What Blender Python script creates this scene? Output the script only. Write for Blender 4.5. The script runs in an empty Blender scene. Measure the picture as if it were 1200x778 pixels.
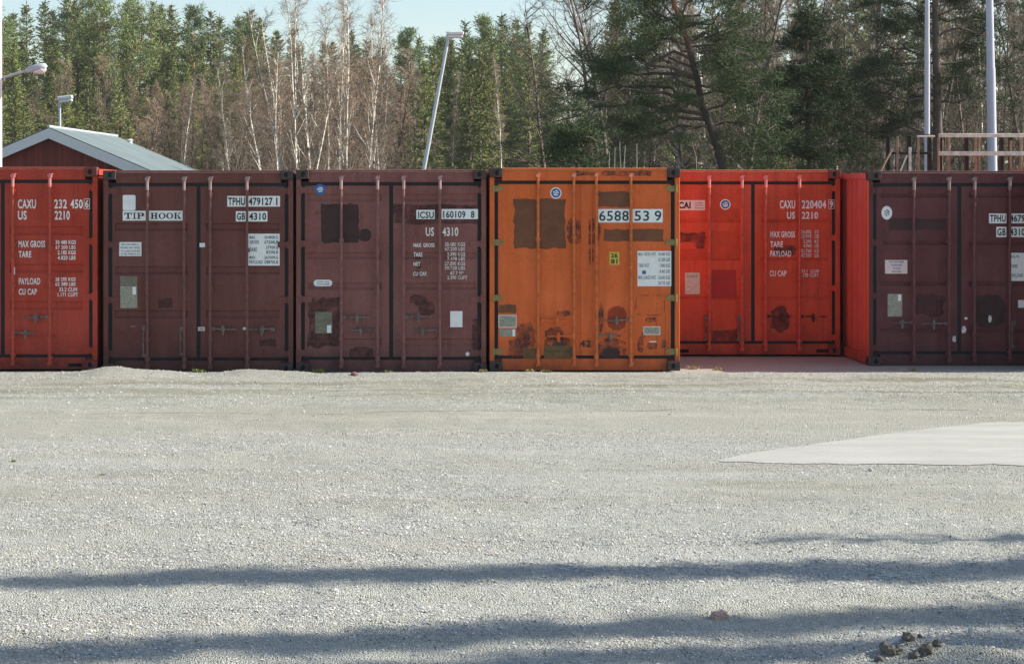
import bpy, bmesh, math, random
import numpy as np
from mathutils import Vector, Matrix
R = math.radians
scene = bpy.context.scene
COL = scene.collection

# ------------------------------------------------------------ camera, light
F, CX, HY, CZ = 2182.0, 450.0, 222.0, 2.32          # focal length in photo px, principal column, horizon row, eye height
cam_d = bpy.data.cameras.new('camera'); cam = bpy.data.objects.new('camera', cam_d); COL.objects.link(cam)
cam.location = (0, 0, CZ); cam.rotation_euler = (R(90), 0, 0)
cam_d.sensor_width = 36; cam_d.lens = F/1200*36
cam_d.shift_x = (600-CX)/1200; cam_d.shift_y = -(389-HY)/1200
cam_d.clip_start = .1; cam_d.clip_end = 3000
scene.camera = cam

SUN_EL, SUN_BACK = 31.0, 5.0                         # sun to the right, a little behind the container fronts
SUN_E, SKY_S, EXPO = 5.0, 0.105, 0.75
w = bpy.data.worlds.new('World'); scene.world = w; w.use_nodes = True
nt = w.node_tree; nt.nodes.clear()
sky = nt.nodes.new('ShaderNodeTexSky'); sky.sky_type = 'NISHITA'; sky.sun_disc = False
sky.sun_elevation = R(SUN_EL); sky.sun_rotation = R(90-SUN_BACK)
sky.air_density = 1.0; sky.dust_density = .7; sky.ozone_density = 1.0
bg = nt.nodes.new('ShaderNodeBackground'); bg.inputs[1].default_value = SKY_S
wo = nt.nodes.new('ShaderNodeOutputWorld')
nt.links.new(sky.outputs[0], bg.inputs[0]); nt.links.new(bg.outputs[0], wo.inputs[0])
sd = bpy.data.lights.new('sun', 'SUN'); sd.energy = SUN_E; sd.angle = R(.36); sd.color = (1, .94, .84)
so = bpy.data.objects.new('sun', sd); COL.objects.link(so)
e, a = R(SUN_EL), R(SUN_BACK)
SUNV = Vector((math.cos(e)*math.cos(a), math.cos(e)*math.sin(a), math.sin(e)))
so.rotation_euler = SUNV.to_track_quat('Z', 'Y').to_euler()
scene.view_settings.view_transform = 'Standard'; scene.view_settings.look = 'None'
scene.view_settings.exposure = EXPO; scene.view_settings.gamma = 1
scene.cycles.max_bounces = 5; scene.cycles.diffuse_bounces = 3; scene.cycles.glossy_bounces = 2

def at(px, py, Y):
    return Vector(((px-CX)*Y/F, Y, CZ-(py-HY)*Y/F))

# ------------------------------------------------------------ helpers
def tag(o, label=None, cat=None, group=None, kind=None):
    if label: o['label'] = label
    if cat: o['category'] = cat
    if group: o['group'] = group
    if kind: o['kind'] = kind
    return o
def empty(name, loc, rz=0):
    o = bpy.data.objects.new(name, None); COL.objects.link(o); o.location = loc
    o.rotation_euler = (0, 0, rz); o.empty_display_size = .2; return o

class MB:
    def __init__(s): s.v = []; s.f = []; s.m = []
    def add(s, vs, fs, m=0):
        b = len(s.v); s.v += [tuple(p) for p in vs]
        s.f += [tuple(b+i for i in f) for f in fs]; s.m += [m]*len(fs); return s
    def box(s, x0, x1, y0, y1, z0, z1, m=0):
        if x0 > x1: x0, x1 = x1, x0
        if z0 > z1: z0, z1 = z1, z0
        return s.add([(x0,y0,z0),(x1,y0,z0),(x1,y1,z0),(x0,y1,z0),(x0,y0,z1),(x1,y0,z1),(x1,y1,z1),(x0,y1,z1)],
              [(0,1,5,4),(1,2,6,5),(2,3,7,6),(3,0,4,7),(4,5,6,7),(3,2,1,0)], m)
    def quad(s, a, b, c, d, m=0): return s.add([a,b,c,d], [(0,1,2,3)], m)
    def tube(s, pts, rad, n=8, m=0, cap=True):
        pts = [Vector(p) for p in pts]
        if not hasattr(rad, '__len__'): rad = [rad]*len(pts)
        vs = []; fs = []
        for i, p in enumerate(pts):
            t = (pts[min(i+1, len(pts)-1)]-pts[max(i-1, 0)]).normalized()
            u = t.cross(Vector((0,0,1)) if abs(t.z) < .9 else Vector((1,0,0))).normalized(); v_ = t.cross(u)
            for k in range(n):
                an = 2*math.pi*k/n
                vs.append(p+u*(math.cos(an)*rad[i])+v_*(math.sin(an)*rad[i]))
        for i in range(len(pts)-1):
            for k in range(n):
                k2 = (k+1) % n
                fs.append((i*n+k, i*n+k2, (i+1)*n+k2, (i+1)*n+k))
        if cap:
            q = len(vs); vs += vs[:n]+vs[q-n:q]; fs.append(tuple(q+k for k in range(n))); fs.append(tuple(q+n+k for k in reversed(range(n))))
        return s.add(vs, fs, m)
    def poly(s, pts, y, m=0, th=0.0):       # flat outline (x, z) at depth y, optional thickness behind
        n = len(pts)
        A = sum(pts[i][0]*pts[(i+1) % n][1]-pts[(i+1) % n][0]*pts[i][1] for i in range(n))
        if A < 0: pts = pts[::-1]
        s.add([(x, y, z) for x, z in pts], [tuple(range(n))], m)
        if th:
            s.add([(x, y, z) for x, z in pts]+[(x, y+th, z) for x, z in pts],
                  [((i+1) % n, i, n+i, n+(i+1) % n) for i in range(n)], m)
        return s
    def build(s, name, mats, parent=None, bevel=0, smooth=False):
        me = bpy.data.meshes.new(name); me.from_pydata(s.v, [], s.f)
        if not isinstance(mats, (list, tuple)): mats = [mats]
        for m in mats: me.materials.append(m)
        me.polygons.foreach_set('material_index', s.m)
        if smooth: me.polygons.foreach_set('use_smooth', [len(f) == 4 for f in s.f])
        me.update()
        o = bpy.data.objects.new(name, me); COL.objects.link(o)
        if parent: o.parent = parent
        if bevel:
            b = o.modifiers.new('bevel', 'BEVEL'); b.width = bevel; b.segments = 2; b.limit_method = 'ANGLE'
        return o

def np_mesh(name, V, Fc, mats, mi=None, smooth=False, col=None):
    """V (n,3); Fc (m,k) constant-size faces"""
    me = bpy.data.meshes.new(name); n, k = len(Fc), Fc.shape[1]
    me.vertices.add(len(V)); me.vertices.foreach_set('co', np.asarray(V, np.float32).ravel())
    me.loops.add(n*k); me.loops.foreach_set('vertex_index', np.asarray(Fc, np.int32).ravel())
    me.polygons.add(n); me.polygons.foreach_set('loop_start', np.arange(0, n*k, k, dtype=np.int32))
    if not isinstance(mats, (list, tuple)): mats = [mats]
    for m in mats: me.materials.append(m)
    if mi is not None: me.polygons.foreach_set('material_index', np.asarray(mi, np.int32))
    if smooth: me.polygons.foreach_set('use_smooth', np.ones(n, bool))
    me.update(calc_edges=True)
    if col is not None:
        ca = me.color_attributes.new('tone', 'FLOAT_COLOR', 'POINT')
        ca.data.foreach_set('color', np.asarray(col, np.float32).ravel())
    return me

# ------------------------------------------------------------ materials
class NT:
    def __init__(s, name):
        s.mat = bpy.data.materials.new(name); s.mat.use_nodes = True
        s.t = s.mat.node_tree; s.b = s.t.nodes['Principled BSDF']
    def n(s, typ, **kw):
        nd = s.t.nodes.new('ShaderNode'+typ)
        for k, v in kw.items():
            if k.startswith('i_'): nd.inputs[k[2:].replace('_', ' ')].default_value = v
            else: setattr(nd, k, v)
        return nd
    def l(s, a, b): s.t.links.new(a, b)
    def coords(s, kind='Object', scale=(1,1,1), loc=(0,0,0)):
        c = s.n('TexCoord'); m = s.n('Mapping'); m.inputs['Scale'].default_value = scale; m.inputs['Location'].default_value = loc
        s.l(c.outputs[kind], m.inputs[0]); return m.outputs[0]
    def noise(s, vec, scale, detail=4, rough=.55):
        nd = s.n('TexNoise'); nd.inputs['Scale'].default_value = scale; nd.inputs['Detail'].default_value = detail
        nd.inputs['Roughness'].default_value = rough; s.l(vec, nd.inputs['Vector']); return nd.outputs['Fac']
    def ramp(s, fac, stops):
        nd = s.n('ValToRGB'); cr = nd.color_ramp
        while len(cr.elements) < len(stops): cr.elements.new(.5)
        for el, (p, c) in zip(cr.elements, stops):
            el.position = p; el.color = (c, c, c, 1) if not hasattr(c, '__len__') else (*c, 1)
        s.l(fac, nd.inputs[0]); return nd.outputs[0]
    def mix(s, fac, a, b, mode='MIX'):
        nd = s.n('Mix', data_type='RGBA', blend_type=mode)
        for inp, v in ((nd.inputs[0], fac), (nd.inputs[6], a), (nd.inputs[7], b)):
            if hasattr(v, 'is_linked') or hasattr(v, 'links'): s.l(v, inp)
            elif hasattr(v, '__len__'): inp.default_value = (*v[:3], 1)
            else: inp.default_value = v
        return nd.outputs[2]
    def math(s, op, a, b=0.0):
        nd = s.n('Math', operation=op)
        for inp, v in ((nd.inputs[0], a), (nd.inputs[1], b)):
            if hasattr(v, 'links'): s.l(v, inp)
            else: inp.default_value = v
        return nd.outputs[0]
    def bump(s, h, strength, dist):
        nd = s.n('Bump'); nd.inputs['Strength'].default_value = strength; nd.inputs['Distance'].default_value = dist
        s.l(h, nd.inputs['Height']); s.l(nd.outputs[0], s.b.inputs['Normal'])

def simple(name, col, rough=.7, metal=0, var=.15, scale=8):
    m = NT(name); v = m.coords()
    f = m.noise(v, scale, 5, .6)
    c = m.mix(m.ramp(f, [(.3, 0), (.7, 1)]), [x*(1-var) for x in col], [min(1, x*(1+var)) for x in col])
    m.l(c, m.b.inputs['Base Color']); m.b.inputs['Roughness'].default_value = rough; m.b.inputs['Metallic'].default_value = metal
    return m.mat

def paint(name, col, dark, rust=.5, seed=0., dirt=.35, fade=None, rustcol=(.09,.04,.025)):
    """weathered container paint: faded blotches, vertical streaks, scuffs, rust specks, mud towards the sill"""
    m = NT(name); o = (seed*3.1, seed*1.7, seed*5.3)
    v = m.coords(loc=o); vs = m.coords(scale=(9, 9, .7), loc=o); vb = m.coords(scale=(1, 1, 6), loc=o)
    fade = fade or [min(1, c*1.15+.02) for c in col]
    c = m.mix(m.ramp(m.noise(v, 1.3, 6, .65), [(.35, 0), (.68, 1)]), col, fade)
    c = m.mix(m.math('MULTIPLY', m.ramp(m.noise(vs, 1.2, 5, .6), [(.45, 0), (.75, 1)]), .45), c, dark)
    c = m.mix(m.math('MULTIPLY', m.ramp(m.noise(v, 2.7, 8, .75), [(.56, 0), (.66, 1)]), dirt), c, dark)
    # fine grain
    c = m.mix(.22, c, m.ramp(m.noise(v, 60, 3, .7), [(.3, .0), (.7, 1.)]), 'OVERLAY')
    # rust specks and scratches
    r = m.ramp(m.noise(v, 7, 9, .8), [(.655-.06*rust, 0), (.69-.06*rust, 1)])
    c = m.mix(m.math('MULTIPLY', r, .85), c, rustcol)
    sp = m.n('SeparateXYZ'); tc = m.n('TexCoord'); m.l(tc.outputs['Object'], sp.inputs[0])
    hgt = m.math('ADD', sp.outputs[2], m.math('MULTIPLY', m.noise(v, 3, 6, .7), .9))
    mud = m.ramp(m.math('SUBTRACT', 1.15, hgt), [(.35, 0), (.8, 1)])
    c = m.mix(m.math('MULTIPLY', mud, .68), c, (.05, .036, .03))
    run = m.ramp(m.noise(m.coords(scale=(14, 14, .45), loc=(seed*2, 1, seed)), 1.3, 4, .7), [(.6, 0), (.72, 1)])
    c = m.mix(m.math('MULTIPLY', run, .4), c, rustcol)
    # pale scuffs
    sc = m.ramp(m.noise(m.coords(scale=(3, 3, 14), loc=(seed, 4, 2)), 5, 4, .8), [(.73, 0), (.76, 1)])
    c = m.mix(m.math('MULTIPLY', sc, .35), c, (.35, .33, .33))
    m.l(c, m.b.inputs['Base Color'])
    m.l(m.ramp(m.noise(v, 5, 5), [(.3, .55), (.7, .8)]), m.b.inputs['Roughness'])
    m.b.inputs['Specular IOR Level'].default_value = .22
    m.bump(m.noise(v, 4, 4, .6), .25, .02)
    return m.mat

MAT = {}
def worn(name, col, thr=.47, scale=13, var=.4):
    """worn-through remains of paint or soot: patchy cover with holes"""
    m = NT(name); v = m.coords()
    c = m.mix(m.ramp(m.noise(v, scale, 5, .6), [(.3, 0), (.7, 1)]), [x*(1-var) for x in col], [x*(1+var) for x in col])
    m.l(c, m.b.inputs['Base Color']); m.b.inputs['Roughness'].default_value = .85
    m.l(m.ramp(m.noise(v, scale*.9, 8, .72), [(thr-.1, 0), (thr+.16, .8)]), m.b.inputs['Alpha']); return m.mat
MAT['black'] = simple('rubber_black', (.012, .013, .015), .8)
MAT['steel'] = simple('worn_steel', (.17, .13, .12), .65, .15, .6, 25)
MAT['casting'] = simple('corner_casting_dark', (.06, .036, .032), .7, 0, .5, 20)
MAT['hole'] = simple('hole_dark', (.006, .006, .006), .95)
MAT['white_sticker'] = simple('sticker_white', (.82, .84, .82), .5, 0, .07, 14)
MAT['pinkwhite'] = simple('sticker_pinkish', (.75, .6, .58), .5, 0, .07, 14)
MAT['cream'] = simple('sticker_cream', (.55, .5, .42), .6, 0, .25, 30)
MAT['ink'] = simple('ink_dark_green', (.015, .05, .055), .6, 0, .3, 30)
MAT['inkgrey'] = simple('ink_grey', (.12, .15, .19), .6, 0, .3, 60)
MAT['inkblack'] = simple('ink_black', (.015, .02, .022), .6, 0, .2, 30)
MAT['letter'] = simple('letter_white', (.82, .78, .76), .6, 0, .2, 22)
MAT['letter_worn'] = simple('letter_worn', (.68, .62, .6), .65, 0, .35, 26)
MAT['blue'] = simple('sticker_blue', (.03, .12, .33), .5, 0, .2, 40)
MAT['redpaint_mark'] = simple('crayon_red', (.2, .02, .03), .8)
MAT['plate'] = simple('data_plate', (.17, .16, .12), .45, .35, .35, 40)
MAT['plate_light'] = simple('data_plate_light', (.3, .29, .24), .45, .35, .3, 40)
MAT['yellow'] = simple('yellow_plate', (.6, .5, .06), .6, 0, .2, 40)
MAT['olive'] = simple('hinge_olive', (.26, .2, .07), .7, 0, .3, 18)
MAT['olive_patch'] = simple('olive_patch', (.15, .085, .03), .8, 0, .35, 12)
MAT['brown_patch'] = simple('brown_patch', (.17, .066, .03), .85, 0, .22, 7)
MAT['rustred_patch'] = simple('rustred_patch', (.33, .045, .014), .8, 0, .2, 9)
MAT['smear_dark'] = worn('smear_dark', (.09, .045, .045))
MAT['smear_purple'] = worn('smear_purple', (.2, .065, .045), .45)
MAT['maroon_patch'] = simple('maroon_patch', (.05, .022, .021), .85, 0, .25, 9)
MAT['maroon_patch_soft'] = worn('maroon_patch_soft', (.085, .032, .03), .42, 9, .25)
MAT['red_patch'] = simple('red_patch', (.36, .02, .016), .8, 0, .15, 9)
MAT['orangered_patch'] = simple('orangered_patch', (.5, .05, .013), .8, 0, .15, 9)
MAT['darkred_patch'] = worn('darkred_patch', (.15, .035, .025), .38, 9, .3)
MAT['galv'] = simple('galvanised_steel', (.5, .54, .58), .5, .2, .12, 20)
MAT['lampshell'] = simple('lamp_shell', (.78, .78, .77), .4, 0, .08, 20)
MAT['lampglass'] = simple('lamp_cover', (.8, .8, .8), .25, 0, .05, 20)
MAT['wood_grey'] = simple('weathered_wood', (.8, .75, .6), .85, 0, .3, 10)
MAT['wood_tan'] = simple('sawn_wood', (.36, .25, .16), .85, 0, .25, 10)
MAT['wood_dark'] = simple('dark_wood', (.03, .024, .02), .9, 0, .4, 10)
# ------------------------------------------------------------ lettering
def text_polys(body, bold=.0):
    cu = bpy.data.curves.new('t', 'FONT'); cu.body = body; cu.size = 1; cu.resolution_u = 3; cu.offset = bold
    cu.space_character = 1.08
    ob = bpy.data.objects.new('t', cu); COL.objects.link(ob)
    dg = bpy.context.evaluated_depsgraph_get(); dg.update()
    me = bpy.data.meshes.new_from_object(ob.evaluated_get(dg))
    vs = [tuple(v.co) for v in me.vertices]; fs = [tuple(p.vertices) for p in me.polygons]
    bpy.data.objects.remove(ob); bpy.data.curves.remove(cu); bpy.data.meshes.remove(me)
    return vs, fs

def put_text(mb, body, x0, x1, z0, z1, y, m=0, bold=.012):
    vs, fs = text_polys(body, bold)
    if not vs: return
    xs = [v[0] for v in vs]; zs = [v[1] for v in vs]
    ax, bx, az, bz = min(xs), max(xs), min(zs), max(zs)
    mb.add([(x0+(v[0]-ax)/(bx-ax)*(x1-x0), y, z0+(v[1]-az)/(bz-az)*(z1-z0)) for v in vs], fs, m)

def ragged(x0, x1, z0, z1, amp, rng, n=9, rnd=False):
    pts = []
    cxx, czz, hx, hz = (x0+x1)/2, (z0+z1)/2, abs(x1-x0)/2, abs(z1-z0)/2
    if rnd:
        N = 26
        for k in range(N):
            t = 2*math.pi*k/N; r = 1+rng.uniform(-1, 1)*amp
            pts.append((cxx+hx*r*math.copysign(abs(math.cos(t))**.7, math.cos(t)), czz+hz*r*math.copysign(abs(math.sin(t))**.7, math.sin(t))))
        return pts
    c = [(cxx-hx, czz-hz), (cxx+hx, czz-hz), (cxx+hx, czz+hz), (cxx-hx, czz+hz)]
    for i in range(4):
        a_, b_ = c[i], c[(i+1) % 4]
        for k in range(n):
            t = k/n; pts.append((a_[0]+(b_[0]-a_[0])*t+rng.uniform(-amp, amp), a_[1]+(b_[1]-a_[1])*t+rng.uniform(-amp, amp)))
    return pts

SERIF = {  # bold slab-serif capitals as strokes in a unit box: boxes (x0, x1, z0, z1)
 'T': ([(.38,.62,0,1), (0,1,.84,1), (0,.1,.62,.9), (.9,1,.62,.9), (.22,.78,0,.1)], 1),
 'I': ([(.3,.7,0,1), (0,1,0,.1), (0,1,.9,1)], .45),
 'P': ([(.14,.38,0,1), (0,.55,0,.1), (0,.7,.88,1), (.3,.7,.42,.54), (.74,.98,.52,.9), (.66,.86,.44,.98)], .95),
 'H': ([(.12,.36,0,1), (.64,.88,0,1), (.3,.7,.44,.56), (0,.46,0,.1), (0,.46,.9,1), (.54,1,0,.1), (.54,1,.9,1)], 1.15),
 'O': ([], 1.1),
 'K': ([(.12,.36,0,1), (0,.46,0,.1), (0,.46,.9,1), (.62,1,0,.1), (.6,.96,.9,1)], 1.1)}
def serif_word(mb, word, x0, x1, z0, z1, y, m):
    gap = .1; tot = sum(SERIF[c][1] for c in word)+gap*(len(word)-1); s = (x1-x0)/tot; x = x0; h = z1-z0
    for c in word:
        bxs, wd = SERIF[c]; W = wd*s
        for i, (a_, b_, p, q) in enumerate(bxs):
            yy = y-.0002*(i+1)
            mb.quad((x+a_*W, yy, z0+p*h), (x+b_*W, yy, z0+p*h), (x+b_*W, yy, z0+q*h), (x+a_*W, yy, z0+q*h), m)
        if c == 'O':
            N = 20
            for k in range(N):
                t0, t1 = 2*math.pi*k/N, 2*math.pi*(k+1)/N
                P = lambda t, rx, rz: (x+W*(.5+rx*math.cos(t)), y-.0002, z0+h*(.5+rz*math.sin(t)))
                mb.quad(P(t0,.27,.4), P(t0,.5,.5), P(t1,.5,.5), P(t1,.27,.4), m)
        if c == 'K':
            mb.quad((x+.34*W, y-.001, z0+.36*h), (x+.42*W, y-.001, z0+.5*h), (x+.86*W, y-.001, z0+.95*h), (x+.74*W, y-.001, z0+.95*h), m)
            mb.quad((x+.46*W, y-.0014, z0+.58*h), (x+.68*W, y-.0014, z0+.04*h), (x+.96*W, y-.0014, z0+.04*h), (x+.6*W, y-.0014, z0+.68*h), m)
        x += W+gap*s

# ------------------------------------------------------------ shipping containers
W_, H_ = 2.438, 2.591
class Box:
    def __init__(s, label, pxc, D, z0, length, mats, base_seed, header_y=.062, side=None, rz=0, edge=(.4,.2,.17), cast=None, barc=(.16,.062,.055)):
        s.D, s.s = D, F/D
        s.pxc = pxc; s.z0 = z0
        s.root = empty('shipping_container', ((pxc-CX)*D/F, D, z0), rz)
        tag(s.root, label, 'shipping container', 'shipping containers standing in a row behind the gravel yard')
        s.edge = simple('sunlit_roof_edge', edge, .8, 0, .3, 12); s.cast = cast; s.barm = simple('bar_paint', barc, .6, .05, .3, 14); s.bart = simple('sunlit_bar_end', [.14+.8*q*1.4 for q in barc], .55, .05, .35, 22); s.m = mats; s.rng = random.Random(base_seed); s.hy = header_y  # roof edge and bar end tones: sunlight painted in as paler colour
        s.base = HY+(CZ-z0)*s.s
        s.shell(length, side or mats)
        s.cur = None; s.k = 0
    def X(s, px): return (px-s.pxc)/s.s
    def Z(s, py): return (s.base-py)/s.s
    def shell(s, L, side):
        hw = W_/2
        for sg, nm in ((-1, 'side_wall'), (1, 'side_wall')):
            b = MB(); y = .14; pr = [(y, .03)]
            while y < L-.3:
                pr += [(y+.07, .03), (y+.14, .066), (y+.21, .066), (y+.28, .03)]; y += .28
            pr += [(L-.12, .03)]
            vs = []; fs = []
            for (yy, dx) in pr: vs += [(sg*(hw-dx), yy, .15), (sg*(hw-dx), yy, H_-.1)]
            for i in range(len(pr)-1):
                q = (2*i, 2*i+1, 2*i+3, 2*i+2); fs.append(q if sg < 0 else q[::-1])
            b.add(vs, fs)
            x0, x1 = sorted((sg*hw, sg*(hw-.06)))
            b.box(x0, x1, .12, L-.12, 0.02, .15); b.box(x0, x1, .12, L-.12, H_-.1, H_-.02)
            b.build(nm, side, s.root)
        b = MB(); b.box(-hw+.06, hw-.06, .1, L-.1, H_-.07, H_-.03); b.box(-hw+.06, hw-.06, .1, L-.1, .1, .14)
        b.box(-hw+.06, hw-.06, L-.08, L-.04, .14, H_-.07)
        b.build('roof', s.m, s.root)
        # front frame
        b = MB(); hy = s.hy; pw = .062
        for sg in (-1, 1):
            x0, x1 = sorted((sg*hw*.9995, sg*(hw-pw))); b.box(x0, x1, .036, .14, .118, H_-.118)
        b.box(-hw+.16, hw-.16, hy, .14, H_-.16, H_-.006)
        b.box(-hw+.16, hw-.16, hy, .14, .0, .15)
        b.box(-hw+.16, hw-.16, hy-.012, hy+.03, H_-.014, H_+.001)
        b.build('end_frame', s.m, s.root, bevel=.007)
        b = MB(); xa, xb = -hw+.163, hw-.163
        b.add([(xa,hy-.013,H_-.03),(xb,hy-.013,H_-.03),(xb,hy+.012,H_+.003),(xa,hy+.012,H_+.003),(xa,.14,H_+.003),(xb,.14,H_+.003)], [(0,1,2,3),(3,2,5,4)])
        b.build('roof_edge', s.edge, s.root)  # chamfer in a paler tone: the sunlit top rim is painted in
        for sx in (-1, 1):
            for z in (0, H_-.118):
                for yy in (0, L-.178):
                    c = MB(); x0, x1 = sorted((sx*hw, sx*(hw-.162)))
                    c.box(x0, x1, yy, yy+.178, z, z+.118, 0)
                    xc = sx*(hw-.09)
                    if yy == 0:
                        pts = [(xc+.026*math.cos(t*math.pi/8), z+.059+.036*math.sin(t*math.pi/8)) for t in range(16)]
                        c.poly(pts, -.0015, 1)
                        xe = sx*(hw+.0015)
                        c.add([(xe, .089+.03*math.cos(t*math.pi/6), z+.059+.025*math.sin(t*math.pi/6)) for t in range(12)],
                              [tuple(range(12))], 1)
                    c.build('corner_casting', [s.cast or MAT['casting'], MAT['hole']], s.root, bevel=.006)
    def fork_pocket(s, x0, x1, z0, z1):
        MB().box(x0, x1, s.hy-.003, s.hy+.02, z0, z1).build('pocket', MAT['hole'], s.root)
    def door(s, x0, x1, side, ribs, hinge_z, hinge_mat=None, hinge_kind='plate', rib_x=None, depth=.028):
        """x0..x1 in metres; ribs = [(z_centre, height)]"""
        z0, z1 = .168, H_-.175
        g = MB(); ga, gb, gc, gd = x0-.012, x1+.012, z0-.024, z1+.022
        gl, gr = (.042, .02) if side == 'L' else (.02, .042)
        g.box(ga, x0+gl, .078, .1, gc, gd); g.box(x1-gr, gb, .078, .1, gc, gd); g.box(x0+gl, x1-gr, .078, .1, gc, z0+.03); g.box(x0+gl, x1-gr, .078, .1, z1-.036, gd)
        dy = .07; b = MB()
        m = .035
        oL, oR = (.036, .014) if side == 'L' else (.014, .036)
        X0, X1 = x0+oL, x1-oR; z0, z1 = .19, H_-.205
        ra, rb = rib_x or (X0+.12, X1-.12)
        q = lambda xa, xb, za, zb, y=dy: b.quad((xa,y,za),(xb,y,za),(xb,y,zb),(xa,y,zb))
        q(X0, ra, z0, z1); q(rb, X1, z0, z1)
        zc = z0
        for (rz, rh) in sorted(ribs):
            lo, hi = rz-rh/2, rz+rh/2; sl = min(.03, rh*.3)
            q(ra, rb, zc, lo); yb = dy+depth
            b.quad((ra,dy,lo),(rb,dy,lo),(rb,yb,lo+sl),(ra,yb,lo+sl)); b.quad((ra,yb,hi-sl*.4),(rb,yb,hi-sl*.4),(rb,dy,hi),(ra,dy,hi))
            q(ra, rb, lo+sl, hi-sl*.4, yb)
            b.add([(ra,dy,lo),(ra,yb,lo+sl),(ra,yb,hi-sl*.4),(ra,dy,hi)], [(0,1,2,3)]); b.add([(rb,dy,lo),(rb,yb,lo+sl),(rb,yb,hi-sl*.4),(rb,dy,hi)], [(3,2,1,0)])
            zc = hi
        q(ra, rb, zc, z1)
        b.quad((X0,dy,z0),(X0,.12,z0),(X1,.12,z0),(X1,dy,z0)); b.quad((X0,dy,z1),(X1,dy,z1),(X1,.12,z1),(X0,.12,z1))
        b.quad((X0,dy,z0),(X0,dy,z1),(X0,.12,z1),(X0,.12,z0)); b.quad((X1,dy,z0),(X1,.12,z0),(X1,.12,z1),(X1,dy,z1))
        d = b.build('door', s.m, s.root); s.cur = d
        g.build('gasket', MAT['black'], d)
        xe = -W_/2 if side == 'L' else W_/2; sg = 1 if side == 'L' else -1
        for i, hz in enumerate(hinge_z):
            h = MB(); hm = hinge_mat or s.m
            if hinge_kind == 'leaf':
                pts = [(xe+sg*.035, hz-.04), (xe+sg*.12, hz-.04), (xe+sg*.175, hz-.018), (xe+sg*.178, hz+.015), (xe+sg*.12, hz+.038), (xe+sg*.035, hz+.038)]
                h.poly(pts, .052, 0, .02)
                h.tube([(xe+sg*.045, .04, hz-.05), (xe+sg*.045, .04, hz+.05)], .016, 8)
            else:
                xa, xb = sorted((xe+sg*.05, xe+sg*.2)); h.box(xa, xb, .05, .075, hz-.038, hz+.038)
                h.tube([(xe+sg*.06, .035, hz-.05), (xe+sg*.06, .035, hz+.05)], .017, 8)
            h.build('hinge', hm, d)
        return d
    def bar(s, px, mat=None, cams=True, y=-.006, r=.017):
        if not cams: y = .03
        x = s.X(px); b = MB(); top = H_-.1 if cams else H_-.085
        wob = [s.rng.uniform(-.003, .003) for _ in range(6)]
        b.tube([(x+wob[k], y, .06+(top-.06)*k/5) for k in range(6)], r, 10)
        if cams: b.tube([(x+wob[5], y-.001, top-.15), (x+wob[5], y-.001, top-.005)], r+.0035, 10, 1)  # top sleeve paler than the bar: sunlit tip put into the colour
        for z in (.14+s.rng.uniform(0,.05), .42, 1.08, 1.62+s.rng.uniform(-.1,.1), H_-.3):
            b.box(x-.03, x+.03, y+.002, .071, z-.022, z+.022)
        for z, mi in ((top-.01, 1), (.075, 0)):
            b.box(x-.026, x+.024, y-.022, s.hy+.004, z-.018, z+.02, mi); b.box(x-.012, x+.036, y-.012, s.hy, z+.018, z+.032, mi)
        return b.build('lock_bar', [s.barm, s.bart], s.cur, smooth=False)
    def handle(s, x0, x1, py, mat=None):
        a_, b_ = s.X(x0), s.X(x1); z = s.Z(py); b = MB()
        b.tube([(a_, .028, z+.006), ((a_+b_)/2, .024, z), (b_, .032, z-.004)], .011, 6)
        xm = a_+(b_-a_)*s.rng.uniform(.42, .6)
        b.box(xm-.022, xm+.022, .015, .07, z-.045, z+.03); b.box(xm-.01, xm+.01, .008, .03, z-.075, z+.05)
        b.box(a_-.02, a_+.03, .018, .07, z-.02, z+.022)
        b.build('handle', mat or MAT['steel'], s.cur)
    def vhandle(s, px, y0, y1, mat=None):
        x = s.X(px); b = MB(); b.tube([(x, .03, s.Z(y0)), (x-.004, .03, s.Z(y1))], .012, 6)
        b.box(x-.02, x+.045, .02, .07, s.Z(y0)-.03, s.Z(y0)+.03); b.box(x-.018, x+.03, .02, .07, s.Z(y1)-.02, s.Z(y1)+.02)
        b.build('handle', mat or MAT['steel'], s.cur)
    def patch(s, x0, x1, y0, y1, mat, amp=.012, rnd=False, y=0, name='paint_patch'):
        s.k += 1; y = .0694-.00009*s.k; amp = min(amp, .16) if rnd else amp
        MB().poly(ragged(s.X(x0), s.X(x1), s.Z(y1), s.Z(y0), amp, s.rng, rnd=rnd), y).build(name, mat, s.cur)
    def sticker(s, x0, x1, y0, y1, mat, y=.0665, texts=(), ink=None, name='sticker', extra=(), corner=0.0):
        """texts: (body, x0, x1, y0, y1) in photo px; a sub-part of the door"""
        b = MB(); X0, X1, Z0, Z1 = s.X(x0), s.X(x1), s.Z(y1), s.Z(y0)
        if corner:
            pts = []
            for cx_, cz_, t0 in ((X0+corner, Z0+corner, 180), (X1-corner, Z0+corner, 270), (X1-corner, Z1-corner, 0), (X0+corner, Z1-corner, 90)):
                for k in range(4): pts.append((cx_+corner*math.cos(R(t0+30*k)), cz_+corner*math.sin(R(t0+30*k))))
            b.poly(pts, y)
        else: b.quad((X0,y,Z0),(X1,y,Z0),(X1,y,Z1),(X0,y,Z1))
        for t in texts: put_text(b, t[0], s.X(t[1]), s.X(t[2]), s.Z(t[4]), s.Z(t[3]), y-.0012, 1, bold=t[5] if len(t) > 5 else .02)
        for (xa, xb, ya, yb, mi) in extra:
            b.quad((s.X(xa),y-.001,s.Z(yb)),(s.X(xb),y-.001,s.Z(yb)),(s.X(xb),y-.001,s.Z(ya)),(s.X(xa),y-.001,s.Z(ya)), mi)
        return b.build(name, [mat, ink or MAT['ink'], MAT['white_sticker'], MAT['plate_light'], MAT['blue']], s.cur)
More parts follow.
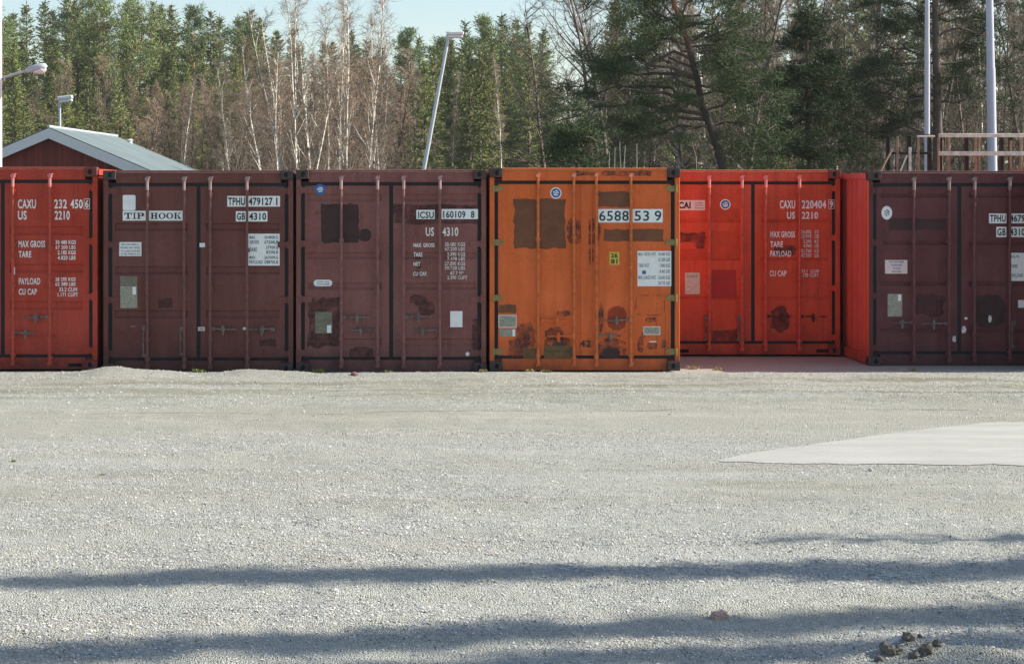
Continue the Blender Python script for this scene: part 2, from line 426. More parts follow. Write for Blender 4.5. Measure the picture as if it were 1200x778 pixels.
    def letters(s, items, mat=None, y=.0655, bold=.026):
        for t in items:
            b = MB(); put_text(b, t[0], s.X(t[1]), s.X(t[2]), s.Z(t[4]), s.Z(t[3]), y, 0, bold); b.build('lettering', mat or MAT['letter'], s.cur)
    def frame_mark(s, x0, x1, y0, y1, w=.006, mat=None):
        b = MB(); X0, X1, Z0, Z1 = s.X(x0), s.X(x1), s.Z(y1), s.Z(y0); y = .0655
        for (xa, xb, za, zb) in ((X0,X1,Z0,Z0+w),(X0,X1,Z1-w,Z1),(X0,X0+w,Z0+w,Z1-w),(X1-w,X1,Z0+w,Z1-w)):
            b.quad((xa,y,za),(xb,y,za),(xb,y,zb),(xa,y,zb))
        b.build('digit_border', mat or MAT['letter'], s.cur)
    def round_sticker(s, px, py, rx, rz, mat, emblem=True):
        b = MB(); x, z = s.X(px), s.Z(py); rx /= s.s; rz /= s.s
        ell = lambda k, dx=0, dz=0, n=20: [(x+dx+rx*k*math.cos(2*math.pi*i/n), z+dz+rz*k*math.sin(2*math.pi*i/n)) for i in range(n)]
        b.poly(ell(1), .0665, 0); b.poly(ell(.82), .0658, 1)
        if emblem:
            rg = s.rng
            for k in range(7):
                t = k*2*math.pi/7+rg.uniform(-.3, .3)
                b.poly(ragged(x+rx*.38*math.cos(t)-rx*.16, x+rx*.38*math.cos(t)+rx*.16, z+rz*.38*math.sin(t)-rz*.1, z+rz*.38*math.sin(t)+rz*.1, .1, rg, rnd=True), .0652-.0002*k, 2)
            b.poly(ell(.16, 0, 0, 8), .063, 2)
        b.build('round_sticker', mat, s.cur)

P = lambda nm, *a, **k: MAT.setdefault(nm, paint(nm, *a, **k))
P('p_red1', (.4,.045,.022), (.2,.03,.018), rust=.15, seed=1, dirt=.3)
P('p_mar2', (.14,.046,.037), (.085,.036,.032), rust=.35, seed=2, dirt=.4)
P('p_mar3', (.205,.077,.066), (.12,.055,.05), rust=.35, seed=3, dirt=.4)
P('p_org4', (.64,.128,.026), (.44,.1,.024), rust=.55, seed=4, dirt=.3, rustcol=(.1,.045,.035))
P('p_red5', (.56,.064,.024), (.24,.034,.018), rust=.4, seed=5, dirt=.35, rustcol=(.12,.03,.025))
P('p_mar6', (.115,.033,.034), (.06,.024,.026), rust=.4, seed=6, dirt=.4)
P('p_side6', (.5,.07,.05), (.42,.06,.035), rust=.1, seed=7, dirt=.2)
P('p_red7', (.25,.04,.03), (.15,.03,.02), rust=.3, seed=8)
P('p_hinge5', (.6,.1,.02), (.35,.05,.02), rust=.2, seed=9)

BW = [MAT['white_sticker'], MAT['blue'], MAT['white_sticker']]
hz = [2.33, 1.64, .93, .24]

# -- first: bright red twenty-footer at the left edge
c = Box('red shipping container at the left edge of the row, lettered CAXU 232 450 6', 2, 23.85, .012, 6.06, MAT['p_red1'], 1, barc=(.42,.06,.035), edge=(.5,.16,.1), cast=simple('casting_dark_red', (.16,.035,.028), .8, 0, .4, 20))
hw = W_/2-.075
ribs = [(c.Z(271), .115), (c.Z(315), .115), (c.Z(358.5), .115)]
c.door(-hw, -.012, 'L', ribs, hz); c.bar(-42); c.bar(-84)
c.door(.012, hw, 'R', ribs, hz, rib_x=(c.X(10), c.X(96)))
c.bar(15); c.bar(58.4); c.handle(55, 26, 371.8); c.handle(17, 42, 390.5)
c.letters([('CAXU',19.8,41,233.8,244.7), ('232',62.4,77.5,233.8,244.7), ('450',81.5,96,233.8,244.7), ('6',98.8,102.8,234.5,244),
 ('US',19.8,30.2,247.2,257.8), ('2210',63,80.8,247.2,257.8),
 ('MAX GROSS',20.5,51.8,282.3,290.2), ('TARE',20.6,35.6,294.5,302), ('30 480 KGS',64,88,281.8,286.4), ('67 200 LBS',64,87.6,287.8,292.3),
 ('2.185 KGS',66.5,87.8,293.8,298.6), ('4.820 LBS',66.5,87.6,300,304.8), ('PAYLOAD',20.8,46,326,333.8), ('CU CAP',20.8,42.2,338.6,345.8),
 ('28 295 KGS',63.8,87.6,325.4,329.8), ('62 380 LBS',63.8,87.6,331,335.4), ('33.2 CUM',68.3,89.4,337.2,341.9), ('1.171 CUFT',66.6,90.4,343.3,348)])
c.frame_mark(97.3, 104.3, 233, 245.4)
c.sticker(13.4, 16.4, 313.8, 322, MAT['white_sticker'])
c.fork_pocket(c.X(79), c.X(95), .03, .075)

# -- second: maroon, TIP HOOK
c = Box('dark maroon shipping container with white TIP HOOK panels, beside the red one', 232, 23.86, -.03, 12.19, MAT['p_mar2'], 2)
ribs = [(c.Z(266.5), .105), (c.Z(317.5), .105), (c.Z(369), .105)]
c.door(-hw, -.012, 'L', ribs, hz, rib_x=(c.X(133.5), c.X(219)))
c.bar(172.4); c.bar(215.7); c.vhandle(168, 384, 417); c.vhandle(211.5, 386, 415)
c.sticker(143, 158, 228.7, 246.8, MAT['white_sticker'], corner=.02)
b = MB()
for (xa, xb) in ((143, 170), (173.8, 213.3)): b.quad((c.X(xa),.066,c.Z(258.8)),(c.X(xb),.066,c.Z(258.8)),(c.X(xb),.066,c.Z(247.2)),(c.X(xa),.066,c.Z(247.2)))
serif_word(b, 'TIP', c.X(144.8), c.X(168.2), c.Z(256.8), c.Z(249.6), .0645, 1); serif_word(b, 'HOOK', c.X(175.6), c.X(211.4), c.Z(256.8), c.Z(249.6), .0645, 1)
b.build('name_panel', [MAT['white_sticker'], MAT['inkblack']], c.cur)
c.sticker(138.8, 165, 284, 300.4, MAT['white_sticker'], texts=[('THIS CONTAINER IS',141,161,285.6,288,.03), ('INSURED AND TESTED',140.5,163,289.4,291.8,.03), ('TO A HIGH STANDARD',140.5,163.3,293.3,295.7,.03), ('AT THE WORKS W & W',140.5,163.8,296.9,299.2,.03)], ink=MAT['inkgrey'])
c.sticker(140, 160, 324, 335, MAT['plate'], name='data_plate'); c.sticker(140, 160, 335.6, 361.4, MAT['plate_light'], name='data_plate', extra=[(154.5,158.6,336.5,345.5,2)])
c.patch(184, 201, 350, 361, MAT['maroon_patch_soft']); c.patch(152, 158, 382, 384, MAT['steel'], .004)
c.door(.012, hw, 'R', ribs, hz, rib_x=(c.X(241), c.X(327)))
c.bar(246.2); c.bar(289.6); c.handle(249, 277, 386); c.handle(319, 292, 386)
c.sticker(265.8, 287.7, 229.8, 242.4, MAT['white_sticker'], texts=[('TPHU',266.8,286.9,231.7,240.9,.03)], ink=MAT['inkblack'])
c.sticker(290.2, 327.8, 229.8, 242.4, MAT['white_sticker'], texts=[('479127',291,319.2,231.7,240.9,.03), ('1',323.2,324.8,231.7,240.9,.03)], ink=MAT['inkblack'])
c.sticker(275.9, 287.7, 247.7, 259.8, MAT['white_sticker'], texts=[('GB',277,286.8,249.6,258.1,.03)], ink=MAT['inkblack'])
c.sticker(290.2, 313, 247.7, 259.8, MAT['white_sticker'], texts=[('4310',291.5,311.6,249.6,258.1,.03)], ink=MAT['inkblack'])
c.sticker(290.6, 327.4, 274.2, 311.6, MAT['white_sticker'], texts=[('MAX',292,298.6,276.6,280.2), ('GROSS',292,303,282,286), ('30480KG',309.5,325.6,276.6,280.2), ('67200LB',309.5,325.6,282,286),
   ('TARE',292,300.6,290.6,295.2), ('3790KG',311.5,325.6,288.3,292.2), ('8350LB',311.5,325.6,293.8,297.7), ('MAX',292,298.8,300.2,303.6), ('PAYLOAD',292,307.3,305.4,309.4), ('26700KG',309.5,325.6,300.2,303.8), ('58870LB',309.5,325.6,305.4,309.4)])
c.sticker(233.2, 239.7, 285, 290, MAT['white_sticker'], y=.0662); c.sticker(231.4, 239.6, 383.4, 388.3, MAT['cream'], y=.0662, texts=[('JSR',233.5,238,385,387.4,.03)], ink=MAT['inkgrey'])
c.patch(303, 323, 398, 406, MAT['maroon_patch_soft']); c.patch(284, 290, 384, 387, MAT['letter_worn'], .003)

# -- third: rosy brown, ICSU
c = Box('rosy brown shipping container lettered US 4310, dark painted-over rectangle on its left door', 458.4, 23.85, -.02, 12.19, MAT['p_mar3'], 3, barc=(.22,.09,.085))
ribs = [(c.Z(232), .1), (c.Z(300), .09), (c.Z(336), .09), (c.Z(402), .1)]
c.door(-hw, -.012, 'L', ribs, hz, rib_x=(c.X(360.5), c.X(447)), depth=.02)
c.bar(400); c.bar(442.4); c.handle(402, 433, 371.8); c.handle(440, 409, 387)
c.round_sticker(375, 222.3, 6.6, 6.6, [MAT['blue'], MAT['blue'], MAT['white_sticker']])
c.patch(376, 420.5, 239, 284.5, MAT['maroon_patch']); c.patch(421, 435, 268.5, 283, MAT['maroon_patch'], .06, rnd=True)
c.patch(361, 398, 350, 407, MAT['maroon_patch_soft'], .02)
c.sticker(367.4, 389.2, 328.2, 335.8, MAT['white_sticker'], corner=.04, y=.0655, texts=[('SUPER SEAL', 371,386,329.6,331.6,.02), ('CONTAINER',371,386,332.4,334.4,.02)], ink=MAT['inkgrey'])
c.sticker(369, 389.2, 366, 391, MAT['plate'], name='data_plate', y=.066, extra=[(383,388,381.5,390.5,2)])
c.patch(369, 371, 392, 405, MAT['casting'], .003); c.patch(387, 389, 392, 401, MAT['casting'], .003); c.patch(409, 437, 407, 423, MAT['maroon_patch_soft'], .1, rnd=True)
c.door(.012, hw, 'R', ribs, hz, rib_x=(c.X(472), c.X(558)), depth=.02)
c.bar(473); c.bar(515.3); c.handle(476, 506, 371); c.handle(512, 482, 387.4)
c.patch(461, 560, 239.5, 262.5, MAT['maroon_patch_soft'], .014); c.patch(481, 500, 345, 358, MAT['maroon_patch_soft'], .15, rnd=True); c.patch(490, 509, 354, 370, MAT['maroon_patch_soft'], .2, rnd=True)
c.patch(554, 563.5, 374, 419, MAT['maroon_patch_soft'], .01)
c.sticker(488, 509.6, 246.2, 257, MAT['white_sticker'], texts=[('ICSU',490,508.6,248,256.2,.03)])
c.sticker(517.6, 560.4, 245.2, 257, MAT['white_sticker'], texts=[('160109',519.5,545.8,247.4,255.8,.03), ('8',552,556.3,247.4,255.8,.03)])
c.letters([('US',499,508.8,266.7,277), ('4310',518.6,537.3,266.7,277), ('MAX. GROSS',484.4,509.4,285.2,290), ('TARE',484.8,495.2,296,301.2), ('NET',484.6,492.8,307.4,312), ('CU CAP.',484.2,500.8,318.8,323.6)])
c.letters([('30.480 KGS',521.4,545.4,284.2,288.9), ('67.200 LBS',521.4,545.2,289.8,294.2), ('3.390 KGS',524.3,545.4,295.8,300.4), ('7.470 LBS',524.3,545.2,301.4,305.6),
  ('27.090 KGS',521.4,545.4,307,311.4), ('59.730 LBS',521.4,545.2,312.2,316.6), ('67.7 M³',528,543.4,318,322.4), ('2.390 CUFT',524.4,548,323.4,327.8)], MAT['letter_worn'])
b = MB()
for (xa, xb) in ((483, 492), (492, 483)): b.quad((c.X(xa),.066,c.Z(280)),(c.X(xa)+.007,.066,c.Z(280)),(c.X(xb)+.007,.0662,c.Z(264)),(c.X(xb),.0662,c.Z(264)))
b.build('crayon_cross', MAT['redpaint_mark'], c.cur)
c.sticker(527.8, 542.2, 365, 383.8, MAT['white_sticker']); c.round_sticker(548.2, 415.3, 2.4, 2.4, [MAT['lampshell']]*3, False)
c.patch(486, 495, 296, 304, MAT['maroon_patch_soft'], .1, rnd=True, y=.0675); c.patch(487, 494, 307, 315, MAT['maroon_patch_soft'], .1, rnd=True, y=.0676); c.patch(486, 492, 317, 326, MAT['maroon_patch_soft'], .1, rnd=True, y=.0677)

# -- fourth: orange
c = Box('orange shipping container numbered 6588 53 9, with rust smears and yellowish hinges', 685.6, 23.83, .0, 12.19, MAT['p_org4'], 4, barc=(.55,.14,.03), header_y=.05, edge=(.55,.25,.1))
c.door(-hw, -.012, 'L', [], hz, MAT['olive'], 'leaf'); c.bar(631, cams=False, r=.019); c.bar(673, cams=False, r=.019)
c.handle(636, 666, 376, MAT['p_org4']); c.handle(671, 642, 394, MAT['p_org4'])
c.patch(602.7, 663, 233, 291.3, MAT['brown_patch'], .014); c.patch(664.5, 682, 256, 286.5, MAT['smear_dark'], .05, rnd=True)
c.round_sticker(652, 226.4, 6.7, 6.7, BW)
c.patch(584.5, 605.3, 357.3, 367.3, MAT['brown_patch'], .008)
c.sticker(584.6, 605.8, 369.6, 384.4, MAT['lampshell'], name='data_plate', y=.0664, extra=[(585.4,605,370.4,383.6,3)]); c.sticker(585.7, 604.8, 386, 395, MAT['plate_light'], name='data_plate', extra=[(601,604,386.5,394.5,2)])
c.patch(604, 627, 379, 409, MAT['smear_purple'], .16, rnd=True, y=.0685); c.patch(596, 618, 398, 419, MAT['smear_purple'], .2, rnd=True, y=.0687); c.patch(609, 622, 390, 408, MAT['smear_dark'], .25, rnd=True, y=.0681)
c.patch(640, 662, 384, 400, MAT['smear_purple'], .22, rnd=True, y=.0687); c.patch(653, 669, 364, 371, MAT['smear_purple'], .2, rnd=True, y=.0687)
c.patch(638, 671, 396, 408, MAT['smear_dark'], .1, rnd=True, y=.0687)
c.patch(614, 631.5, 408.5, 422, MAT['olive_patch'], .004, y=.0679); c.patch(638, 671.5, 405.6, 421.8, MAT['olive_patch'], .005, y=.0679)
b = MB(); b.box(c.X(649), c.X(661.8), .063, .07, c.Z(405.8), c.Z(400.8)); b.box(c.X(640), c.X(670), .064, .07, c.Z(412.6), c.Z(411.8)); b.build('vent_slot', MAT['casting'], c.cur)
c.door(.012, hw, 'R', [], hz, MAT['olive'], 'leaf'); c.bar(699.4, cams=False, r=.019); c.bar(740, cams=False, r=.019)
c.handle(702, 728, 393.6); c.handle(738, 709, 375.5)
b = MB(); b.box(c.X(681.5), c.X(684), .055, .071, .2, 2.38); b.box(c.X(693), c.X(694.5), .062, .0705, .2, 2.38); b.box(c.X(684), c.X(690.5), .066, .0703, .19, H_-.206); b.build('seam_strip', MAT['p_org4'], c.cur)
c.patch(686.7, 704.8, 256, 287, MAT['smear_dark'], .07, rnd=True); c.patch(701.7, 740.5, 224.4, 242.5, MAT['brown_patch'], .01); c.patch(708.6, 778, 269, 282.8, MAT['brown_patch'], .009)
c.patch(690, 697, 290, 311, MAT['smear_dark'], .3, rnd=True, y=.0684)
c.sticker(701.8, 738.4, 245.2, 261, MAT['white_sticker'], y=.0662, texts=[('6588',702.8,737.6,247.2,259.2,.014)])
c.sticker(742.2, 777.6, 245.2, 261, MAT['white_sticker'], y=.0662, texts=[('53',744.4,761.6,247.2,259.2,.014), ('9',768,776,247.2,259.2,.014)])
c.sticker(715, 726.4, 295.6, 310.6, MAT['yellow'], texts=[('26',716.6,724.6,297,302.4,.04), ('81',716.6,724.6,304,309.4,.04)], ink=MAT['inkblack'])
c.sticker(747.8, 787.6, 294.4, 335.8, MAT['white_sticker'], texts=[('MAX. GROSS WGT.',749,770,296.2,299.9), ('30.480 KGS',772.4,786,296.2,299.9), ('67.200 LBS',772.4,786,302.4,306.6), ('TARE WGT.',749,762,309.4,313.6), ('3.840 KGS',774,786,309.4,313.6),
   ('8.465 LBS',774,786,316.2,320.2), ('MAX. CARGO WGT.',749,770,323.4,327.6), ('26.640 KGS',772.4,786,323.4,327.6), ('58.730 LBS',772.4,786,330,334.2)], ink=MAT['inkgrey'], extra=[(753.4,757.8,317.4,321.6,4)])
b = MB()
for (xa, xb, ya, yb) in ((745,761,346,347),(766,778,346,347),(745.6,746.8,349,362),(779,780,352,366),(747,753,368,369.2),(758,776,369,370.4)):
    b.poly(ragged(c.X(xa), c.X(xb), c.Z(yb), c.Z(ya), .003, c.rng, 4), .068)
b.build('glue_mark', MAT['smear_dark'], c.cur)
c.patch(712.8, 734.8, 359.5, 387, MAT['rustred_patch'], .09, rnd=True, y=.0686); c.patch(701.5, 735, 397.5, 421, MAT['smear_dark'], .09, rnd=True, y=.0687); c.patch(706, 728, 408, 421, MAT['maroon_patch'], .2, rnd=True, y=.0676)
c.patch(702, 708, 358, 388, MAT['smear_dark'], .35, rnd=True, y=.0684)
c.sticker(755, 774.6, 383, 392.8, MAT['lampshell'], name='data_plate', y=.0664, extra=[(755.8,773.8,383.8,392,3)])
b = MB(); b.quad((c.X(762),.066,c.Z(401.4)),(c.X(770),.066,c.Z(401.4)),(c.X(770),.066,c.Z(400.2)),(c.X(762),.066,c.Z(400.2))); b.build('seal_tag', MAT['lampshell'], c.cur)
c.patch(757, 769, 372.6, 377.6, MAT['smear_dark'], .012); c.patch(748, 755, 394, 414, MAT['smear_dark'], .2, rnd=True); c.patch(759, 771, 402, 410, MAT['smear_dark'], .2, rnd=True); c.patch(776, 782, 397, 408, MAT['smear_dark'], .3, rnd=True); c.patch(752,757,390,397,MAT['smear_dark'],.2,rnd=True)
b = MB(); put_text(b, '42', c.X(680), c.X(693), c.Z(407), c.Z(399), .0528, 0, .03); b.build('number_mark', MAT['inkblack'], c.cur)
b = MB(); b.poly(ragged(c.X(675), c.X(700), H_-.10, H_-.045, .012, c.rng), .0485); b.build('rust_stain', MAT['smear_dark'], c.root)
MB().poly(ragged(c.X(705), c.X(764), H_-.10, H_-.04, .012, c.rng), .0485).build('rust_stain', MAT['smear_dark'], c.root)

# -- fifth: bright red twenty-footer set back
D5 = 26.1
c = Box('bright red shipping container set back beside the orange one, lettered CAXU 220404 9', 883.5, D5, .0, 6.06, MAT['p_red5'], 5, barc=(.5,.08,.05), edge=(.6,.25,.15), cast=simple('casting_deep_red', (.2,.04,.03), .8, 0, .4, 20))
ribs = [(c.Z(259), .045), (c.Z(304), .045), (c.Z(350), .045)]
c.door(-hw, -.012, 'L', ribs, hz, rib_x=(c.X(798), c.X(871)), depth=.022)
c.bar(831); c.bar(869.6); c.vhandle(827.5, 372, 398); c.vhandle(866, 372, 398)
c.sticker(790, 827.2, 234.8, 246.6, MAT['pinkwhite'], texts=[('CAI',796,810.4,236.6,244.8,.05), ('Container',815,825,237,238.8,.02), ('Applications',815,825,240,241.8,.02), ('International',815,826,243,244.8,.02)], ink=MAT['inkblack'])
c.round_sticker(851, 239.8, 6.2, 6.2, BW)
c.patch(792, 827.6, 273, 284, MAT['darkred_patch'], .012); c.patch(816, 827, 283, 292, MAT['darkred_patch'], .1, rnd=True, y=.0684)
c.patch(833.8, 867, 244, 257, MAT['orangered_patch'], .006); c.patch(833.8, 867, 271, 303, MAT['orangered_patch'], .006); c.patch(798, 829, 292, 302, MAT['orangered_patch'], .006)
c.patch(834.8, 864, 316.5, 349, MAT['red_patch'], .005)
c.sticker(803.7, 821, 319.9, 345, MAT['cream'], texts=[('NOTICE',806,818,323,325.6,.03)], ink=MAT['plate'])
c.patch(802, 829, 404, 412, MAT['smear_dark'], .3, rnd=True); c.patch(835, 866, 387, 402, MAT['darkred_patch'], .02)
c.door(.012, hw, 'R', ribs, hz[:], None, rib_x=(c.X(893), c.X(973)), depth=.022)
c.bar(897.2); c.bar(936.8); c.handle(901, 929, 371, MAT['smear_dark']); c.handle(940, 970, 371, MAT['smear_dark'])
c.letters([('CAXU',915,933,234.8,244.7), ('220404',940.8,969.4,234.8,244.7), ('9',973.8,977.5,235.2,244), ('US',923.4,932.8,248.4,256.8), ('2210',940.8,960,248.4,256.8),
  ('MAX GROSS',903.8,932.8,271.3,278.6), ('TARE',903.8,918.6,283,290), ('PAYLOAD',903.8,928.5,294,301.2), ('CU CAP',903,922.8,317.2,324.2)])
c.letters([('24.000',940,952,269.8,274.2), ('KG',956,960.6,269.8,274.2), ('52.910',940,952,275,279.4), ('LB',956,960.6,275,279.4), ('2.240',942.6,952,280.9,285.2), ('KG',956,960.6,280.9,285.2), ('4.940',942.6,952,286.2,290.4), ('LB',956,960.6,286.2,290.4),
  ('21.760',940,952,292,296.4), ('KG',956,960.6,292,296.4), ('47.970',940,952,297.4,301.8), ('LB',956,960.6,297.4,301.8), ('33.1  CUM',940.4,960.8,316,320), ('1.170 CUFT',939,960.8,320.8,325)], MAT['letter_worn'])
c.frame_mark(972.2, 979, 234, 245)
c.patch(908, 934, 287, 301, MAT['darkred_patch'], .2, rnd=True, y=.0688); c.patch(905, 926, 360, 390, MAT['darkred_patch'], .5, rnd=True)
c.fork_pocket(c.X(958), c.X(972), .03, .075); c.fork_pocket(c.X(797), c.X(808), .03, .075)

# -- sixth: dark maroon at the right with red flank
c = Box('very dark maroon shipping container with a red side wall, at the right edge', 1126, 24.78, -.03, 12.19, MAT['p_mar6'], 6, barc=(.13,.045,.045), side=MAT['p_side6'])
gz = [c.Z(229.6), c.Z(285), c.Z(332.7), c.Z(387.5)]
ribs = [(z, .05) for z in gz]
c.door(-hw, -.012, 'L', ribs, hz, rib_x=(c.X(1033), c.X(1115)), depth=.022)
c.bar(1071, MAT['p_mar6']); c.bar(1112.2); c.handle(1068, 1046, 378.5); c.handle(1110, 1081, 379.4)
c.round_sticker(1040.8, 249.6, 6.3, 8, [MAT['lampshell'], MAT['lampshell'], MAT['inkgrey']])
c.patch(1043.5, 1110, 255.8, 269.4, MAT['maroon_patch'], .012)
c.sticker(1038.7, 1065, 305, 321, MAT['pinkwhite'], texts=[('THIS CONTAINER',1043,1061,306,308.4,.03), ('IS INSURED',1046,1059,309.8,312.2,.03), ('IF FOUND',1048,1057,313.6,316,.03), ('RETURN',1047,1058,317.4,319.8,.03)], ink=MAT['inkgrey'])
c.sticker(1041.8, 1059, 344.8, 371.4, MAT['plate_light'], name='data_plate', extra=[(1054,1057.5,345.6,353,2)])
c.patch(1074, 1108, 346, 370, MAT['maroon_patch_soft'], .03); c.patch(1129, 1134, 383, 391, MAT['letter_worn'], .3, rnd=True); c.patch(1118, 1122, 394, 401, MAT['letter_worn'], .2, rnd=True)
c.door(.012, hw, 'R', ribs, hz, rib_x=(c.X(1137), c.X(1218)), depth=.022)
c.bar(1142); c.bar(1183.4); c.vhandle(1187, 379, 407)
c.sticker(1160.8, 1181.4, 250.4, 262, MAT['white_sticker'], texts=[('TPHU',1162,1180.4,252,260.4,.03)], ink=MAT['inkblack'])
c.sticker(1184.6, 1215, 250.4, 262, MAT['white_sticker'], texts=[('4679',1185.4,1203,252,260.4,.03)], ink=MAT['inkblack'])
c.sticker(1169.5, 1181.4, 266, 278.2, MAT['white_sticker'], texts=[('GB',1170.6,1180.4,267.8,276.4,.03)], ink=MAT['inkblack'])
c.sticker(1184.6, 1204, 266, 278.2, MAT['white_sticker'], texts=[('4310',1185.4,1203,267.8,276.4,.03)], ink=MAT['inkblack'])
c.sticker(1184.8, 1219, 296.6, 329.6, MAT['white_sticker'], texts=[('M.G.W.',1186,1197,299,302.6), ('TARE',1186,1194.6,310,314), ('PAYLOAD',1186,1201,321,325)], ink=MAT['ink'])
c.sticker(1195, 1208, 352, 361, MAT['lampshell'])
c.patch(1144, 1180, 345, 384, MAT['maroon_patch'], .06, rnd=True, y=.0685); c.patch(1160, 1164, 370, 378, MAT['letter_worn'], .3, rnd=True, y=.0684); c.patch(1132,1136,372,375,MAT['letter_worn'],.2,rnd=True)
b = MB(); b.box(-W_/2-.004, -W_/2+.001, .02, .11, .13, H_-.13); b.build('corner_post_flank', MAT['p_hinge5'], c.root)

# -- seventh, just outside the frame: only its shadow falls on the yard
c = Box('brick red shipping container standing forward of the row past its right end', 1346, 24.1, 0, 6.06, MAT['p_red7'], 7)
c.door(-hw, -.012, 'L', [], hz); c.door(.012, hw, 'R', [], hz)
# ------------------------------------------------------------ terrain
def smooth(t): t = np.clip(t, 0, 1); return t*t*(3-2*t)
rs = np.random.RandomState(7)
def vnoise(x, y, seed=0):
    """cheap value noise on arrays"""
    xi = np.floor(x).astype(np.int64); yi = np.floor(y).astype(np.int64); fx = x-xi; fy = y-yi
    fx = fx*fx*(3-2*fx); fy = fy*fy*(3-2*fy)
    def h(a, b):
        n = (a*374761393+b*668265263+seed*1442695041) & 0xffffffff
        n = ((n ^ (n >> 13))*1274126177) & 0xffffffff
        return ((n ^ (n >> 16)) & 0xffff)/65535.0
    return (h(xi,yi)*(1-fx)+h(xi+1,yi)*fx)*(1-fy)+(h(xi,yi+1)*(1-fx)+h(xi+1,yi+1)*fx)*fy
def hill(x, y):
    g = smooth((y-72)/75.0)*5.2+smooth((y-150)/150)*4
    return g*(.55+.45*smooth((30-x)/40.0))
PATCH = [(6.0, 15.9), (4.63, 15.83), (5.6, 16.6), (6.6, 17.5), (7.9, 18.5), (9.1, 18.6), (9.3, 18.4), (9.3, 15.75)]
def ground_z(x, y):
    x = np.asarray(x, float); y = np.asarray(y, float)
    near = smooth((y-6)/2)*(1-smooth((y-23.3)/.5))
    z = (vnoise(x*1.1, y*1.6, 1)-.5)*.028+(vnoise(x*3.3, y*4, 2)-.5)*.016+(vnoise(x*9, y*9, 3)-.5)*.01+(vnoise(x*22, y*22, 4)-.5)*.008
    flat = smooth((x-1.9)/.7)*(1-smooth((np.abs(y-17.2)-1.9)/.5))
    z = z*near*(1-.97*flat)
    def mound(cx, cy, rx, ry, h): return h*np.exp(-((x-cx)/rx)**2-((y-cy)/ry)**2)
    # ridge of pushed-up gravel in front of the containers
    z = z+.022*np.exp(-((y-23.25)/.28)**2)*(x < 3.9)*(.6+.8*vnoise(x*2.5, y*2, 9))
    z = z+mound(-3.45, 23.2, .33, .3, .07)+mound(-2.9, 23.15, .5, .3, .04)+mound(-1.72, 23.2, .4, .3, .06)+mound(-1.2,23.2,.4,.3,.03)
    z = z+mound(-3.2, 22.7, .9, .5, .03)
    z = z+mound(2.66, 9.32, .16, .1, .07)+mound(2.95, 9.2, .2, .1, .06)
    # wheel ruts along the yard
    for cy, d in ((20.2, .014), (21.4, .012), (19.0, .01)):
        z = z-(1-smooth((x-1.2)/1.2))*d*np.exp(-((y-cy-.25*np.sin(x*.35))/.16)**2)
    # sunk towards the back under and behind the containers
    z = z-.03*smooth((y-23.6)/.3)
    return z+hill(x, y)
def axis(segs):
    out = []
    for a_, b_, st in segs: out += list(np.arange(a_, b_, st))
    return np.array(out+[segs[-1][1]])
xs = axis([(-400,-60,20), (-60,-16,3), (-16,-7,.5), (-7,10,.05), (10,20,.5), (20,80,4), (80,420,20)])
ys = axis([(-60,-4,4), (-4,8.4,.4), (8.4,13,.04), (13,24.4,.055), (24.4,32,.4), (32,60,3), (60,200,5), (200,600,25)])
XX, YY = np.meshgrid(xs, ys); ZZ = ground_z(XX, YY)
nx, ny = len(xs), len(ys)
V = np.stack([XX.ravel(), YY.ravel(), ZZ.ravel()], 1)
ii = (np.arange(ny-1)[:, None]*nx+np.arange(nx-1)[None]).ravel()
Fq = np.stack([ii, ii+1, ii+nx+1, ii+nx], 1)

# gravel material
g = NT('gravel_ground'); co = g.coords()
geo = g.n('NewGeometry')
def vor(scale, out='Color', rnd=1.0):
    n_ = g.n('TexVoronoi'); n_.inputs['Scale'].default_value = scale; n_.inputs['Randomness'].default_value = rnd; g.l(co, n_.inputs['Vector']); return n_.outputs[out]
sepc = g.n('SeparateColor'); g.l(vor(85), sepc.inputs[0])
stones = g.ramp(sepc.outputs[0], [(0, (.16,.17,.16)), (.13, (.3,.305,.275)), (.5, (.43,.43,.375)), (.8, (.52,.52,.46)), (1, (.7,.7,.64))])
sep2 = g.n('SeparateColor'); g.l(vor(140), sep2.inputs[0])
fines = g.ramp(sep2.outputs[1], [(0, (.34,.335,.28)), (.5, (.43,.42,.35)), (1, (.5,.49,.42))])
cst = g.coords(scale=(.16, .75, 1))
loose = g.ramp(g.noise(cst, 1.6, 6, .65), [(.36, 0), (.6, 1)])
sy = g.n('SeparateXYZ'); g.l(geo.outputs['Position'], sy.inputs[0])
wy = g.math('ADD', sy.outputs[1], g.math('MULTIPLY', g.math('SUBTRACT', g.noise(g.coords(scale=(.1, .1, 1)), 1.0, 5), .5), 2.2))
packed = g.ramp(g.math('DIVIDE', g.math('ABSOLUTE', g.math('SUBTRACT', wy, 18.7)), 3), [(.3, 1), (.5, 0)])
loose = g.math('MULTIPLY', loose, g.math('SUBTRACT', 1.0, g.math('MULTIPLY', packed, .6)))
base = g.mix(loose, fines, stones)
base = g.mix(g.math('MULTIPLY', packed, .4), base, (.41,.385,.31))
